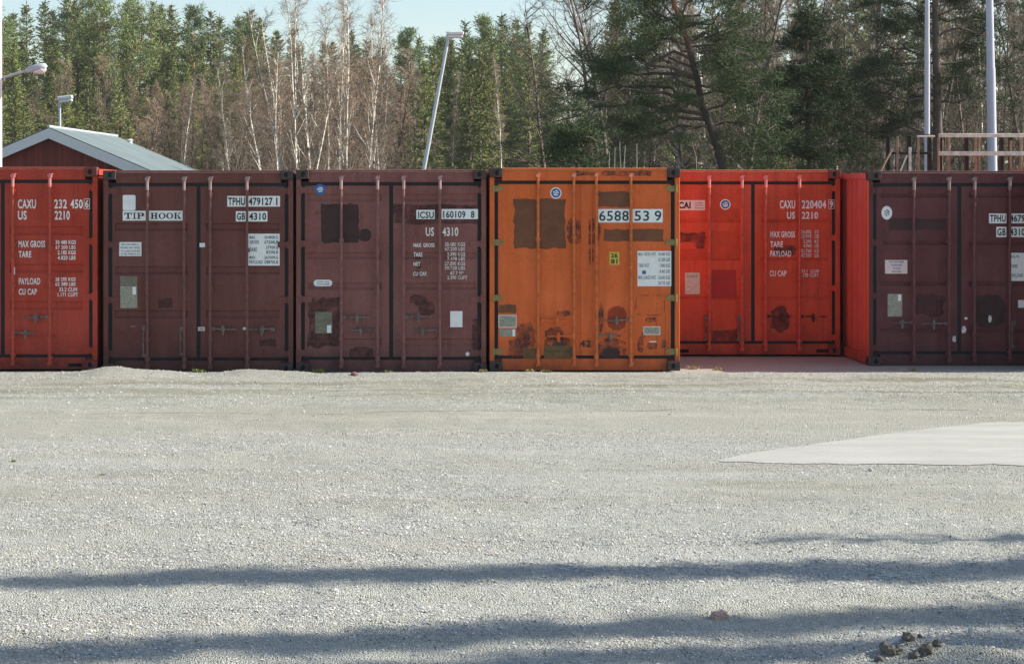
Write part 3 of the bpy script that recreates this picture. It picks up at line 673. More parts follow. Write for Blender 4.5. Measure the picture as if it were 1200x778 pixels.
# olive compacted tracks
track = g.math('MULTIPLY', g.ramp(g.math('ABSOLUTE', g.math('DIVIDE', g.math('SUBTRACT', sy.outputs[1], g.math('ADD', 21.0, g.math('MULTIPLY', g.noise(cst, .8, 3), 1.2))), 3.2)), [(.05, 1), (.55, 0)]), g.ramp(g.noise(g.coords(scale=(.12, 1.1, 1), loc=(3, 7, 0)), 1.5, 6, .65), [(.44, 0), (.52, 1)]))
base = g.mix(g.math('MULTIPLY', track, .6), base, (.29, .275, .185))
blot = g.ramp(g.noise(g.coords(scale=(.25, .6, 1), loc=(9, 2, 0)), 1.1, 6, .7), [(.5, 0), (.72, 1)])
base = g.mix(g.math('MULTIPLY', blot, .45), base, (.3, .275, .2))
pale = g.ramp(g.noise(g.coords(scale=(.2, .9, 1), loc=(1, 5, 0)), 1.7, 6, .7), [(.52, 0), (.7, 1)])
base = g.mix(g.math('MULTIPLY', pale, .5), base, (.56, .55, .49))
# wheel tracks: broken darker and paler lines running along the yard
wob = g.math('MULTIPLY', g.math('SUBTRACT', g.noise(g.coords(scale=(.09, .02, 1), loc=(2, 3, 0)), 1.0, 3), .5), 2.4)
tex = g.noise(g.coords(scale=(.5, 3, 1)), 2.4, 6, .75)
for yc, wd, colr_, st_ in ((22.3, .28, (.25,.235,.15), .7), (21.55, .2, (.24,.225,.15), .65), (20.9, .12, (.17,.17,.14), .6), (19.25, .05, (.17,.165,.14), .6), (18.75, .3, (.52,.5,.43), .5), (17.5, .16, (.5,.485,.42), .4), (15.1, .3, (.29,.265,.185), .5), (14.2, .22, (.3,.28,.2), .45), (13.55, .35, (.31,.285,.21), .45)):
    d_ = g.math('DIVIDE', g.math('ABSOLUTE', g.math('SUBTRACT', g.math('ADD', sy.outputs[1], wob), yc)), wd)
    m_ = g.math('MULTIPLY', g.ramp(d_, [(.35, 1), (1, 0)]), g.ramp(g.math('ADD', g.math('MULTIPLY', tex, .5), g.math('MULTIPLY', g.noise(g.coords(scale=(.16, .3, 1), loc=(yc, 0, 0)), 1.3, 4), .5)), [(.46, 0), (.56, 1)]))
    base = g.mix(g.math('MULTIPLY', m_, st_), base, colr_)
# reddish dirt strip under the set-back container and forest litter behind
far = g.ramp(g.math('DIVIDE', sy.outputs[1], 100), [(.3, 0), (.45, 1)])
litter = g.mix(g.ramp(g.noise(co, .35, 6, .7), [(.4, 0), (.6, 1)]), (.11, .075, .045), (.07, .075, .025))
base = g.mix(far, base, litter)
g.l(base, g.b.inputs['Base Color']); g.b.inputs['Roughness'].default_value = .95; g.b.inputs['Specular IOR Level'].default_value = .1
hb = g.math('ADD', g.math('MULTIPLY', vor(85, 'Distance'), -1.0), g.math('MULTIPLY', vor(140, 'Distance'), -.4))
g.bump(hb, 1.0, .012)
MAT['gravel'] = g.mat
gm = np_mesh('gravel_yard', V, Fq, MAT['gravel'], smooth=True)
go = bpy.data.objects.new('ground', gm); COL.objects.link(go); go['kind'] = 'structure'

# pale concrete apron at the right
ap = NT('pale_apron'); ac = ap.coords()
cc = ap.mix(ap.ramp(ap.noise(ap.coords(scale=(.4,1.6,1)), 2.2, 7, .65), [(.35, 0), (.7, 1)]), (.37,.36,.32), (.47,.46,.415))
cc = ap.mix(ap.ramp(ap.noise(ac, 22, 5, .75), [(.64, 0), (.7, .7)]), cc, (.33, .32, .29))
cc = ap.mix(.25, cc, ap.ramp(ap.noise(ac, 120, 2, .7), [(.3, .2), (.7, .8)]), 'OVERLAY')
ap.l(cc, ap.b.inputs['Base Color']); ap.b.inputs['Roughness'].default_value = .9; ap.bump(ap.noise(ac, 60, 5, .7), .5, .006)
rg = random.Random(5)
outline_px = [(838,541), (870,533.5), (910,526), (955,520.5), (1000,514), (1050,507), (1100,501), (1150,496.8), (1180,495), (1260,494), (1330,494), (1330,548), (1200,545.5), (1120,545), (1040,544), (960,543.5), (900,542.6)]
pts = []
for i in range(len(outline_px)):
    a_, b_ = outline_px[i], outline_px[(i+1) % len(outline_px)]
    for k in range(16):
        t = k/16; x_, y_ = a_[0]+(b_[0]-a_[0])*t+rg.uniform(-1,1), a_[1]+(b_[1]-a_[1])*t+rg.uniform(-.35,.35)
        Y = CZ*F/(y_-HY); Y += .05*(float(vnoise(np.array(x_*.11), np.array(0.5+i*.0), 31))-.5)+.09*(float(vnoise(np.array(x_*.031), np.array(2.5), 32))-.5); pts.append(((x_-CX)*Y/F, Y))
bm = bmesh.new(); vs = [bm.verts.new((x_, y_, .0055)) for x_, y_ in pts]; bm.faces.new(vs)
bmesh.ops.recalc_face_normals(bm, faces=bm.faces)
if bm.faces[:][0].normal.z < 0: bmesh.ops.reverse_faces(bm, faces=bm.faces)
me = bpy.data.meshes.new('pavement'); bm.to_mesh(me); me.materials.append(ap.mat)
o = bpy.data.objects.new('pavement', me); COL.objects.link(o); o['kind'] = 'structure'

# loose stones: one stuff object of many small faceted pebbles
st = NT('pebble'); att = st.n('Attribute', attribute_name='tone')
st.l(att.outputs['Color'], st.b.inputs['Base Color']); st.b.inputs['Roughness'].default_value = .9; st.b.inputs['Specular IOR Level'].default_value = .15
def stones_mesh(N, y0, y1, smin, smax, seed):
    r = np.random.RandomState(seed)
    # uniform over the visible wedge plus a margin
    y = np.sqrt(r.uniform(y0**2, y1**2, N*2)); x = (r.uniform(-90, 1290, N*2)-CX)*y/F
    dens = .35+1.0*smooth((vnoise(x*.5, y*1.7, 21)*.6+vnoise(x*2.1, y*5, 22)*.4-.35)/.3)
    dens = dens*(1-.75*(np.abs(y-18.7+(vnoise(x*.3, y*.3, 5)-.5)*1.6) < 1.1)); keep = (r.uniform(0, 1.35, N*2) < dens)
    apron = (x > 2.8) & (y < 15.87+(x-2.8)*.9) & (y > 15.72) & (y < 18.6)
    rim = np.minimum(y-15.72, (15.87+(x-2.8)*.9-y)*.75); rim = np.minimum(rim, 18.6-y)
    keep &= ~(apron & (r.uniform(0,1,N*2) < np.clip(.1+rim/.14, 0, .985))); x, y = x[keep][:N], y[keep][:N]; n = len(x)
    s = smin*(smax/smin)**(r.uniform(0, 1, n)**3.2)
    base = np.array([(1,0,0),(-1,0,0),(0,1,0),(0,-1,0),(0,0,.75),(0,0,-.75)], float)
    T = np.array([(0,2,4),(2,1,4),(1,3,4),(3,0,4)])
    an = r.uniform(0, 6.28, n); j = 1+r.uniform(-.35, .35, (n, 6, 3))
    P_ = base[None]*j*s[:, None, None]*np.stack([r.uniform(.8,1.5,n), r.uniform(.7,1.1,n), r.uniform(.5,1.0,n)], 1)[:, None, :]
    tilt = r.uniform(-.5, .5, n)
    c_, s_ = np.cos(an)[:, None], np.sin(an)[:, None]
    X_ = P_[...,0]*c_-P_[...,1]*s_; Y_ = P_[...,0]*s_+P_[...,1]*c_; Z_ = P_[...,2]+X_*np.sin(tilt)[:, None]
    z = ground_z(x, y)
    Vv = np.stack([X_+x[:, None], Y_+y[:, None], Z_+z[:, None]+s[:, None]*.25], 2).reshape(-1, 3)
    Fc = (T[None]+(np.arange(n)*6)[:, None, None]).reshape(-1, 3)
    tone = np.clip(r.normal(.44, .14, n), .1, .78); warm = r.uniform(-.02, .035, n)
    red = r.uniform(0, 1, n) < .006
    colr = np.stack([tone+warm, tone, tone-warm*1.4-.02, np.ones(n)], 1); colr[red, 1] *= .72; colr[red, 2] *= .62
    return Vv, Fc, np.repeat(colr, 6, 0)
parts = [stones_mesh(130000, 9.0, 13.2, .0023, .0105, 1), stones_mesh(90000, 13.2, 18, .0028, .0105, 2), stones_mesh(40000, 18, 23.7, .004, .013, 3)]
off = 0; Vs, Fs, Cs = [], [], []
for v_, f_, c_ in parts: Vs.append(v_); Fs.append(f_+off); Cs.append(c_); off += len(v_)
gmesh = np_mesh('gravel_stones', np.concatenate(Vs), np.concatenate(Fs), st.mat, col=np.concatenate(Cs))
o = bpy.data.objects.new('gravel_stones', gmesh); COL.objects.link(o)
tag(o, 'loose pale grey crushed stones scattered over the yard', 'gravel', kind='stuff')

# single rocks
def rock(px, py, rx, ry, rz_, mat, label, name='stone', seed=0, dz=0, rot=0):
    Y = CZ*F/(py-HY); p = at(px, py, Y); bm = bmesh.new(); bmesh.ops.create_icosphere(bm, subdivisions=2, radius=1)
    r = random.Random(seed)
    for v in bm.verts:
        k = 1+r.uniform(-.16, .16)*(2.2 if 'clod' in name else 1); v.co = Vector((v.co.x*rx*k, v.co.y*ry*k, v.co.z*rz_*k))
        v.co.z = max(v.co.z, -rz_*.6)
    me = bpy.data.meshes.new(name); bm.to_mesh(me); me.materials.append(mat)
    o = bpy.data.objects.new(name, me); COL.objects.link(o); o.location = (p.x, p.y, float(ground_z(p.x, p.y))+rz_*.45+dz); o.rotation_euler = (0, rot, r.uniform(0, 3))
    return tag(o, label, name.replace('_', ' '))
mb_brick = simple('broken_brick', (.42,.29,.25), .9, 0, .25, 30); mb_stone = simple('pale_stone', (.5,.49,.46), .9, 0, .25, 30)
mb_clod = simple('dark_clod', (.14,.125,.1), .95, 0, .4, 30); mb_clay = simple('reddish_stone', (.25,.13,.1), .9, 0, .3, 30)
# brick fragment: chipped block
bm = bmesh.new(); bmesh.ops.create_cube(bm, size=1); bmesh.ops.subdivide_edges(bm, edges=bm.edges[:], cuts=3, use_grid_fill=True); r_ = random.Random(4)
for v in bm.verts:
    v.co = Vector((v.co.x*.085*(1-.2*(v.co.z > .2)), v.co.y*.055, v.co.z*.036)); v.co += Vector([r_.uniform(-.003, .003) for _ in range(3)])
me = bpy.data.meshes.new('brick_fragment'); bm.to_mesh(me); me.materials.append(mb_brick); o = bpy.data.objects.new('brick_fragment', me); COL.objects.link(o)
Yb = CZ*F/(724-HY); p = at(843, 724, Yb); o.location = (p.x, p.y, float(ground_z(p.x, p.y))+.018); o.rotation_euler = (R(4), R(-5), R(18))
tag(o, 'pinkish broken brick piece lying in the tree shadow on the gravel', 'brick')
rock(1137, 745, .016, .016, .03, mb_stone, 'upright pointed white stone standing on the gravel near the lower right corner', seed=2)
rock(1056, 757, .042, .03, .03, mb_stone, 'pale rounded stone lying beside the dark soil clods at the lower right', seed=3)
rock(1040, 770, .055, .03, .034, mb_clod, 'dark clod of soil left of the pale rounded stone at the bottom edge', 'soil_clod', 4)
rock(1086, 772, .05, .03, .03, mb_clod, 'dark clod of soil right of the pale rounded stone at the bottom edge', 'soil_clod', 5)
for i_, (a_, b_, q_) in enumerate(((1052,771,.022),(1063,766,.026),(1072,774,.02),(1031,775,.02),(1098,769,.018),(1078,764,.015))):
    o_ = rock(a_, b_, q_*1.3, q_, q_, mb_clod, 'small dark crumb of soil among the larger clods at the bottom edge', 'soil_clod', 20+i_); o_['group'] = 'small soil crumbs at the bottom edge'
rock(415, 441, .05, .04, .03, mb_clay, 'small reddish stone in front of the rosy brown container', seed=6)
rock(1020, 552, .02,.02,.02, mb_stone, 'small pale stone just below the pale pavement edge', seed=8)

# weeds at the foot of the containers
mb_weed = simple('weed_green', (.16,.2,.04), .8, 0, .3, 20); mb_dry = simple('dry_grass', (.36,.3,.14), .85, 0, .3, 20)
def tuft(px, py, n, h, mat, label, seed):
    Y = CZ*F/(py-HY); p = at(px, py, Y); r = random.Random(seed); b = MB()
    for k in range(n):
        x, y = r.gauss(0, h*.55), r.gauss(0, h*.35); an = r.uniform(0, 6.28); l = h*r.uniform(.4, 1); le = r.uniform(.1, .9)*l
        dx, dy = math.cos(an), math.sin(an); w_ = .004+h*.03
        b.add([(x-dy*w_, y+dx*w_, 0), (x+dy*w_, y-dx*w_, 0), (x+dx*le*.5+dy*w_, y+dy*le*.5-dx*w_, l*.7), (x+dx*le, y+dy*le, l)], [(0,1,2),(0,2,3)])
    o = b.build('weed', mat); o.location = (p.x, p.y, float(ground_z(p.x, p.y))-.005); return tag(o, label, 'weed')
tuft(372, 437, 60, .07, mb_weed, 'small green weed at the foot of the rosy brown container near its left corner', 1)
tuft(234, 438, 60, .06, mb_weed, 'small green weed below the seam of the TIP HOOK container doors', 2)
tuft(620, 436, 50, .05, mb_dry, 'dry grass tuft at the foot of the orange container left door', 3)
tuft(640, 437, 60, .045, mb_weed, 'green tuft at the foot of the orange container below its second lock bar', 4)
tuft(841, 431, 50, .06, mb_dry, 'yellow dry grass in front of the set-back red container', 5)
tuft(812, 430, 40, .07, mb_dry, 'dry straw blades beside the right corner of the orange container', 6)
tuft(1071, 432, 60, .06, mb_dry, 'dry grass tuft in front of the very dark maroon container', 7)
tuft(455, 437, 60, .05, mb_weed, 'low green weeds below the door seam of the rosy brown container', 8)
tuft(566, 437, 50, .05, mb_dry, 'olive dry weeds at the right corner of the rosy brown container', 9)
tuft(16, 541, 26, .028, mb_weed, 'small green weed on the gravel at the left edge of the yard', 10)
tuft(120, 556, 22, .025, mb_dry, 'yellowish weed patch on the gravel at the left of the yard', 11)
# ------------------------------------------------------------ barn
Yb = 70.0; k = Yb/F
bx = (57-CX)*k; zr = CZ+(HY-149)*k; gz0 = float(ground_z(bx, Yb)); hwid = 5.6; pitch = .42; Lb = 12.6
barn = empty('barn', (bx, Yb, 0), R(-3.5)); tag(barn, 'low red wooden barn with a grey metal roof behind the left containers', 'barn')
zr -= 0
def boards(name, col):
    m = NT(name); v = m.coords(); sx = m.n('SeparateXYZ'); m.l(v, sx.inputs[0])
    fr = m.math('FRACT', m.math('MULTIPLY', sx.outputs[0], 6.5)); gap = m.ramp(fr, [(.0, 0), (.07, 1), (.93, 1), (1, 0)])
    bn = m.noise(m.coords(scale=(6.5, 1, .3)), 1, 4, .6)
    c_ = m.mix(m.ramp(bn, [(.35, 0), (.65, 1)]), [q*.75 for q in col], [q*1.25 for q in col]); c_ = m.mix(gap, [q*.3 for q in col], c_)
    m.l(c_, m.b.inputs['Base Color']); m.b.inputs['Roughness'].default_value = .9; m.bump(gap, .6, .02); return m.mat
falu = boards('falu_red_boards', (.2, .035, .022))
b = MB(); ez = zr-pitch*hwid
b.poly([(-hwid+.35, -1), (hwid-.35, -1), (hwid-.35, ez+.1), (0, zr-.08), (-hwid+.35, ez+.1)], .35, 0, Lb-.7)
b.poly([(-hwid+.35, -1), (hwid-.35, -1), (hwid-.35, ez+.1), (0, zr-.08), (-hwid+.35, ez+.1)], Lb-.34, 0, .02)
b.build('wall', falu, barn)
rm = NT('sheet_metal_roof'); v = rm.coords(); sx = rm.n('SeparateXYZ'); rm.l(v, sx.inputs[0])
wv = rm.ramp(rm.math('FRACT', rm.math('MULTIPLY', sx.outputs[1], 1.6)), [(0, 0), (.08, 1), (.92, 1), (1, 0)])
rc = rm.mix(rm.ramp(rm.noise(v, .6, 6, .7), [(.35, 0), (.7, 1)]), (.15,.19,.185), (.22,.26,.25)); rc = rm.mix(wv, (.1,.125,.125), rc)
rm.l(rc, rm.b.inputs['Base Color']); rm.b.inputs['Roughness'].default_value = .55; rm.b.inputs['Metallic'].default_value = .1; rm.bump(wv, .5, .03)
b = MB(); t = .09
for sg in (-1, 1):
    a0 = (0, zr); a1 = (sg*(hwid+.2), zr-pitch*(hwid+.2))
    vs = [(a0[0], 0, a0[1]), (a1[0], 0, a1[1]), (a1[0], Lb, a1[1]), (a0[0], Lb, a0[1])]; vs += [(p_[0], p_[1], p_[2]-t) for p_ in vs]
    b.add(vs, [(0,1,2,3),(4,7,6,5),(0,4,5,1),(1,5,6,2),(2,6,7,3)])
b.build('roof', rm.mat, barn)
b = MB(); b.tube([(0, -.05, zr+.015), (0, Lb+.02, zr+.015)], .06, 6); b.build('ridge_cap', MAT['galv'], barn)
for sg in (-1, 1):
    b = MB(); vs = []
    for (x_, z_) in ((0, zr-.05), (sg*(hwid+.2), zr-.05-pitch*(hwid+.2)), (sg*(hwid+.2), zr-.43-pitch*(hwid+.2)), (0, zr-.43)): vs.append((x_, z_))
    b.poly(vs, -.03, 0, .06); b.build('barge_board', MAT['lampshell'], barn)
vv = MB(); vv.tube([(.7, Lb-.6, zr-pitch*.7-.1), (.7, Lb-.6, zr-pitch*.7+.1)], .1, 10); vv.tube([(.7, Lb-.6, zr-pitch*.7+.1), (.7, Lb-.6, zr-pitch*.7+.16)], [.15, .08], 10)
vv.build('roof_vent', MAT['lampshell'], barn)

# ------------------------------------------------------------ lamps and masts
def lamp_at_left():
    Y = 30; base = at(0, 300, Y); base.z = 0
    r = empty('street_lamp', base); tag(r, 'street lamp at the left edge with its grey head on a long slanting arm', 'street lamp')
    kk = Y/F; z = lambda py: CZ-(py-HY)*kk; x = lambda px: (px-1)*kk
    MB().tube([(0,0,0), (0,0,z(-40))], [.036, .03], 12).build('pole', MAT['lampshell'], r, smooth=True)
    MB().tube([(0,0,z(93)), (x(16),0,z(88)), (x(34),0,z(82.5))], .022, 8).build('arm', MAT['galv'], r, smooth=True)
    h = MB(); h.tube([(x(31),0,z(83.5)), (x(38),0,z(81.5)), (x(48),0,z(79.3)), (x(54),0,z(78.6)), (x(55.5),0,z(79.6))], [.035, .06, .07, .06, .03], 10)
    h.build('lamp_head', MAT['galv'], r, smooth=True)
    h = MB(); h.tube([(x(40),0,z(84)), (x(46),0,z(83.4)), (x(51),0,z(82)), (x(54.5),0,z(80.4))], [.03, .062, .068, .035], 10); h.build('lamp_cover', MAT['lampglass'], r, smooth=True)
lamp_at_left()
def lamp(name, label, foot, top, Y, r0, r1, hx0, hx1, hy0, hy1, tilt, arm=False):
    kk = Y/F; B = at(foot[0], foot[1], Y); T = at(top[0], top[1], Y)
    d = (T-B).normalized(); G = B-d*((B.z-hill(B.x, Y)+.2)/d.z)
    r = empty(name, G); tag(r, label, 'street lamp')
    MB().tube([(0,0,0), B-G, T-G], [r0*1.2, r0, r1], 12).build('pole', MAT['galv'], r, smooth=True)
    c_ = at((hx0+hx1)/2, (hy0+hy1)/2, Y)-G; hw_, hh = (hx1-hx0)/2*kk, (hy1-hy0)/2*kk
    o = MB().box(-hw_, hw_, -hw_*.45, hw_*.45, -hh*.15, hh).build('lamp_head', MAT['lampshell'], r, bevel=hh*.35); o.location = c_; o.rotation_euler = (0, tilt, 0)
    o = MB().box(-hw_*.9, hw_*.9, -hw_*.4, hw_*.4, -hh, -hh*.15).build('lamp_cover', MAT['lampglass'], r, bevel=hh*.3); o.location = c_; o.rotation_euler = (0, tilt, 0)
lamp('street_lamp', 'leaning street lamp with a boxy white head behind the rosy brown container', (496.5, 200), (525.5, 44), 42, .046, .036, 523.5, 543.5, 37.4, 45, 0)
lamp('street_lamp', 'short upright street lamp with a white head behind the barn ridge', (70, 160), (70, 119), 92, .07, .06, 67.5, 85.5, 112.5, 120.5, -.13)
def mast(px0, px1, Y, r0, r1, label, stepy=None):
    B = at(px0, 200, Y); T = at(px1, -60, Y); G = Vector((B.x, Y, float(hill(B.x, Y))-.2))
    r = empty('flag_mast', G); tag(r, label, 'mast')
    d = (T-B)/(T.z-B.z); pt = lambda z: B+d*(z-B.z)-G
    zs = CZ-(stepy-HY)*Y/F
    MB().tube([pt(G.z), pt(zs)], [r0*1.05, r0*.96], 20).build('lower_section', MAT['mast'], r, smooth=True)
    MB().tube([pt(zs-.05), pt(T.z+2)], [r0*.86, r1], 20).build('upper_section', MAT['mast'], r, smooth=True)
MAT['mast'] = simple('mast_paint', (.5,.52,.6), .35, 0, .05, 5)
mast(1163, 1158.5, 50, .125, .075, 'thick pale lilac mast behind the wooden rack near the right edge', 80)
mast(1086.4, 1086.6, 46, .068, .052, 'thin blue-grey mast left of the thick pale one, behind the wooden rack', 52)

# ------------------------------------------------------------ wooden rack behind the right container
Yr = 31.0; kk = Yr/F; r0_ = at(1120, 200, Yr); rack = empty('timber_rack', (r0_.x, Yr, 0)); tag(rack, 'weathered timber rack with pale top rails standing above the right container', 'rack')
rz_ = lambda py: CZ-(py-HY)*kk; rx_ = lambda px: (px-1120)*kk
def rb(x0, x1, y0, y1, dy, mat, nm, th=.06, parent=None):
    rr = random.Random(int(x0*7)); X0, X1 = rx_(x0), rx_(x1)
    o = MB().box(X0, X1, dy, dy+th, rz_(y1), rz_(y0)).build(nm, mat, rack, bevel=.006); return o
rb(1099.5, 1260, 156.8, 161.2, -.06, MAT['wood_grey'], 'top_rail', .05); rb(1099.5, 1260, 177.6, 182.6, -.06, MAT['wood_grey'], 'middle_rail', .05)
rb(1075.5, 1095.6, 158.9, 161, 0, MAT['wood_grey'], 'top_rail', .05); rb(1031.6, 1097.5, 157, 158, .3, MAT['wood_dark'], 'top_rail', .04); rb(1049, 1097, 177.8, 180.6, .3, MAT['wood_dark'], 'middle_rail', .05)
for px in (1048, 1073.5, 1097.5, 1110.5, 1141.5, 1183, 1194):
    rb(px-1.8, px+1.8, 158.4, 230, .36, MAT['wood_dark'], 'post', .1)
for px, y0 in ((1052.3, 160), (1076.8, 161), (1100.6, 161.4), (1112.4, 161.4), (1144.2, 161.4), (1147.6, 161.4), (1185.4, 165), (1197, 161.4)):
    rb(px-1, px+1.1, y0, 230, .0, MAT['wood_tan'], 'post', .06)
b = MB(); b.tube([(rx_(1029), .1, rz_(210)), (rx_(1048), .1, rz_(174))], .017, 4); b.build('brace', MAT['wood_tan'], rack)
b = MB(); b.tube([(rx_(1052), -.1, rz_(204)), (rx_(1061), -.1, rz_(182.5))], .013, 4); b.build('brace', MAT['wood_grey'], rack)
rb(1063.6, 1066.2, 173, 210, -.1, MAT['wood_grey'], 'post', .05)
ys_ = 31.0
for px0, px1 in ((1212, 1300),):
    for px in (1230, 1262): rb(px-2, px+2, 161.4, 230, .36, MAT['wood_dark'], 'post', .1)
# red planks resting on the container roof
for i, (x0, x1, y_) in enumerate(((1184, 1206, 198.2), (1187, 1212, 196.6))):
    p = at(x0, y_, 25.6); q = at(x1, y_, 25.6)
    o = MB().box(0, q.x-p.x, -.05, .05, -.012, .012).build('plank', simple('red_plank', (.35,.12,.08), .85, 0, .3, 10)); o.location = (p.x, 25.6+.12*i, 2.585+.02*i+.012-.03)
    tag(o, ('lower' if i == 0 else 'upper')+' reddish plank lying on the roof of the right container', 'plank')

# ------------------------------------------------------------ thin air between the yard and the hill
hzm = bpy.data.materials.new('haze_air'); hzm.use_nodes = True; ht = hzm.node_tree; ht.nodes.clear()
pv = ht.nodes.new('ShaderNodeVolumePrincipled'); pv.inputs['Color'].default_value = (.9, .94, 1, 1); pv.inputs['Density'].default_value = .0002
ho = ht.nodes.new('ShaderNodeOutputMaterial'); ht.links.new(pv.outputs[0], ho.inputs['Volume'])
hb_ = MB(); hb_.box(-440, 460, -90, 640, -1.6, 32); ho_ = hb_.build('haze', hzm); tag(ho_, 'thin bluish haze softening the wooded hillside', 'haze', kind='stuff')

# ------------------------------------------------------------ trees
def leafmat(name, cols, rough=.75, trans=0.0):
    m = NT(name); oi = m.n('ObjectInfo'); v = m.coords()
    c_ = m.mix(m.ramp(m.noise(v, .9, 4, .7), [(.35, 0), (.65, 1)]), cols[0], cols[1])
    c_ = m.mix(oi.outputs['Random'], c_, cols[2]); 
    hs = m.n('HueSaturation'); m.l(c_, hs.inputs['Color']); m.l(m.math('ADD', .75, m.math('MULTIPLY', m.math('FRACT', m.math('MULTIPLY', oi.outputs['Random'], 7.31)), .6)), hs.inputs['Value'])
    m.l(hs.outputs[0], m.b.inputs['Base Color']); m.b.inputs['Roughness'].default_value = rough; m.b.inputs['Specular IOR Level'].default_value = .2
    return m.mat
SPR = leafmat('spruce_needles', ((.13,.165,.055), (.23,.25,.07), (.23,.25,.09)))
PIN = leafmat('pine_needles', ((.11,.17,.07), (.17,.22,.08), (.18,.22,.09)))
TWG = leafmat('bare_twigs', ((.235,.17,.12), (.32,.24,.17), (.31,.225,.16)), .85)
TWG2 = leafmat('pale_twigs', ((.16,.135,.095), (.24,.2,.145), (.22,.18,.13)), .85)
TWD = leafmat('dark_twigs', ((.085,.07,.055), (.13,.105,.08), (.16,.125,.09)), .85)
BARK = simple('bark_brown', (.12,.09,.07), .9, 0, .35, 6)
m = NT('pine_bark'); v = m.coords(); sx = m.n('SeparateXYZ'); m.l(v, sx.inputs[0])
c_ = m.mix(m.ramp(m.math('ADD', m.math('DIVIDE', sx.outputs[2], 12), m.math('MULTIPLY', m.noise(v, 3, 4), .2)), [(.56, 0), (.72, 1)]), (.07,.058,.05), (.4,.19,.1))
m.l(c_, m.b.inputs['Base Color']); m.b.inputs['Roughness'].default_value = .9; m.bump(m.noise(v, 14, 5, .7), .8, .03); PBARK = m.mat
m = NT('birch_bark'); v = m.coords(scale=(1, 1, 3.5))
c_ = m.mix(m.ramp(m.noise(v, 3.2, 6, .75), [(.54, 0), (.6, 1)]), (.66,.62,.53), (.1,.08,.07))
m.l(c_, m.b.inputs['Base Color']); m.b.inputs['Roughness'].default_value = .8; BBARK = m.mat

def unit(a_): return a_/np.maximum(np.linalg.norm(a_, axis=-1, keepdims=True), 1e-9)
def blades(P0, D, L, Wd, r, nplane=1):
    """thin pointed quads starting at P0 along D"""
    n = len(P0); rnd = unit(r.normal(size=(n, 3))); S = unit(np.cross(D, rnd))
    mid = P0+D*(L*.45)[:, None]
    V_ = np.stack([P0, mid+S*(Wd/2)[:, None], P0+D*L[:, None], mid-S*(Wd/2)[:, None]], 1).reshape(-1, 3)
    F_ = (np.arange(n)*4)[:, None]+np.array([[0,1,2,3]]); return V_, F_
def prisms(A, B, ra, rb_):
    """3-sided tapered sticks"""
    n = len(A); D = unit(B-A); U = unit(np.cross(D, np.array([.31,.17,.93])+0*D)); W2 = np.cross(D, U); vs = []
    for P_, r_ in ((A, ra), (B, rb_)):
        for k_ in range(3):
            an = 2*math.pi*k_/3; vs.append(P_+(U*math.cos(an)+W2*math.sin(an))*np.asarray(r_).reshape(-1, 1))
    V_ = np.stack(vs, 1).reshape(-1, 3); b_ = (np.arange(n)*6)[:, None, None]
    F_ = (b_+np.array([[0,1,4,3],[1,2,5,4],[2,0,3,5]])[None]).reshape(-1, 4); return V_, F_
def cat(*ms):
    off = 0; Vv, Ff = [], []
    for v_, f_ in ms: Vv.append(v_); Ff.append(f_+off); off += len(v_)
    return np.concatenate(Vv), np.concatenate(Ff)

def spruce_meshes(H, Rr, seed, dens=1.0, fine=1.0, bare=.06):
    r = np.random.RandomState(seed); P0, Dd, Ll, Ww = [], [], [], []; SA, SB = [], []
    z = H*bare
    while z < H*.985:
        t = (z-H*bare)/(H*(1-bare)); Rb = Rr*((1-t)**.75)*(1-.35*max(0, .14-t)/.14)+.07
        nb = max(4, int(r.randint(6, 9)*dens))
        for b_ in range(nb):
            az = r.uniform(0, 6.283); L = Rb*r.uniform(.55, 1.15); dr = (-.42+.85*t)+r.uniform(-.12, .12)
            d0 = np.array([math.cos(az), math.sin(az), dr]); d0 /= np.linalg.norm(d0)
            side = np.array([-math.sin(az), math.cos(az), 0]); start = np.array([0, 0, z+r.uniform(-.15, .15)])
            SA.append(start); SB.append(start+d0*L*.9)
            ns = max(4, int(L/.1*dens))
            for q in range(ns):
                u = (q+r.uniform(.2, 1))/ns
                if u < .12: continue
                p = start+d0*(L*u)+np.array([0, 0, .18*L*u*u*(1 if t < .8 else 0)])
                for sg in (-1, 1):
                    sl = (.13+.26*(1-u)*L)*r.uniform(.6, 1.2)
                    dd = d0*.65+side*sg*r.uniform(.5, 1)+np.array([0, 0, r.uniform(-.75, -.1)])
                    P0.append(p); Dd.append(dd/np.linalg.norm(dd)); Ll.append(min(sl, .7)); Ww.append(r.uniform(.04, .085)*fine)
                if r.rand() < .6:
                    P0.append(p); dd = d0*.3+np.array([0,0,-1]); Dd.append(dd/np.linalg.norm(dd)); Ll.append(r.uniform(.12,.3)); Ww.append(.06*fine)
            P0.append(start+d0*L*.85); Dd.append(d0); Ll.append(.3); Ww.append(.1)
        z += r.uniform(.2, .36)*(1.25-.5*t)/max(dens, .6)
    P0.append(np.array([0,0,H-.3])); Dd.append(np.array([0,0,1.])); Ll.append(.6); Ww.append(.06)
    V_, F_ = blades(np.array(P0), np.array(Dd), np.array(Ll), np.array(Ww), r)
    crown = np_mesh('crown', V_, F_, SPR)
    SA, SB = np.array(SA), np.array(SB)
    tv, tf = prisms(SA, SB, np.full(len(SA), .02), np.full(len(SA), .005))
    cv, cf = prisms(np.array([[0,0,-1.]]), np.array([[0,0,H]]), [.017*H+.03], [.01])
    v_, f_ = cat((tv, tf), (cv, cf)); return crown, np_mesh('trunk', v_, f_, BARK)

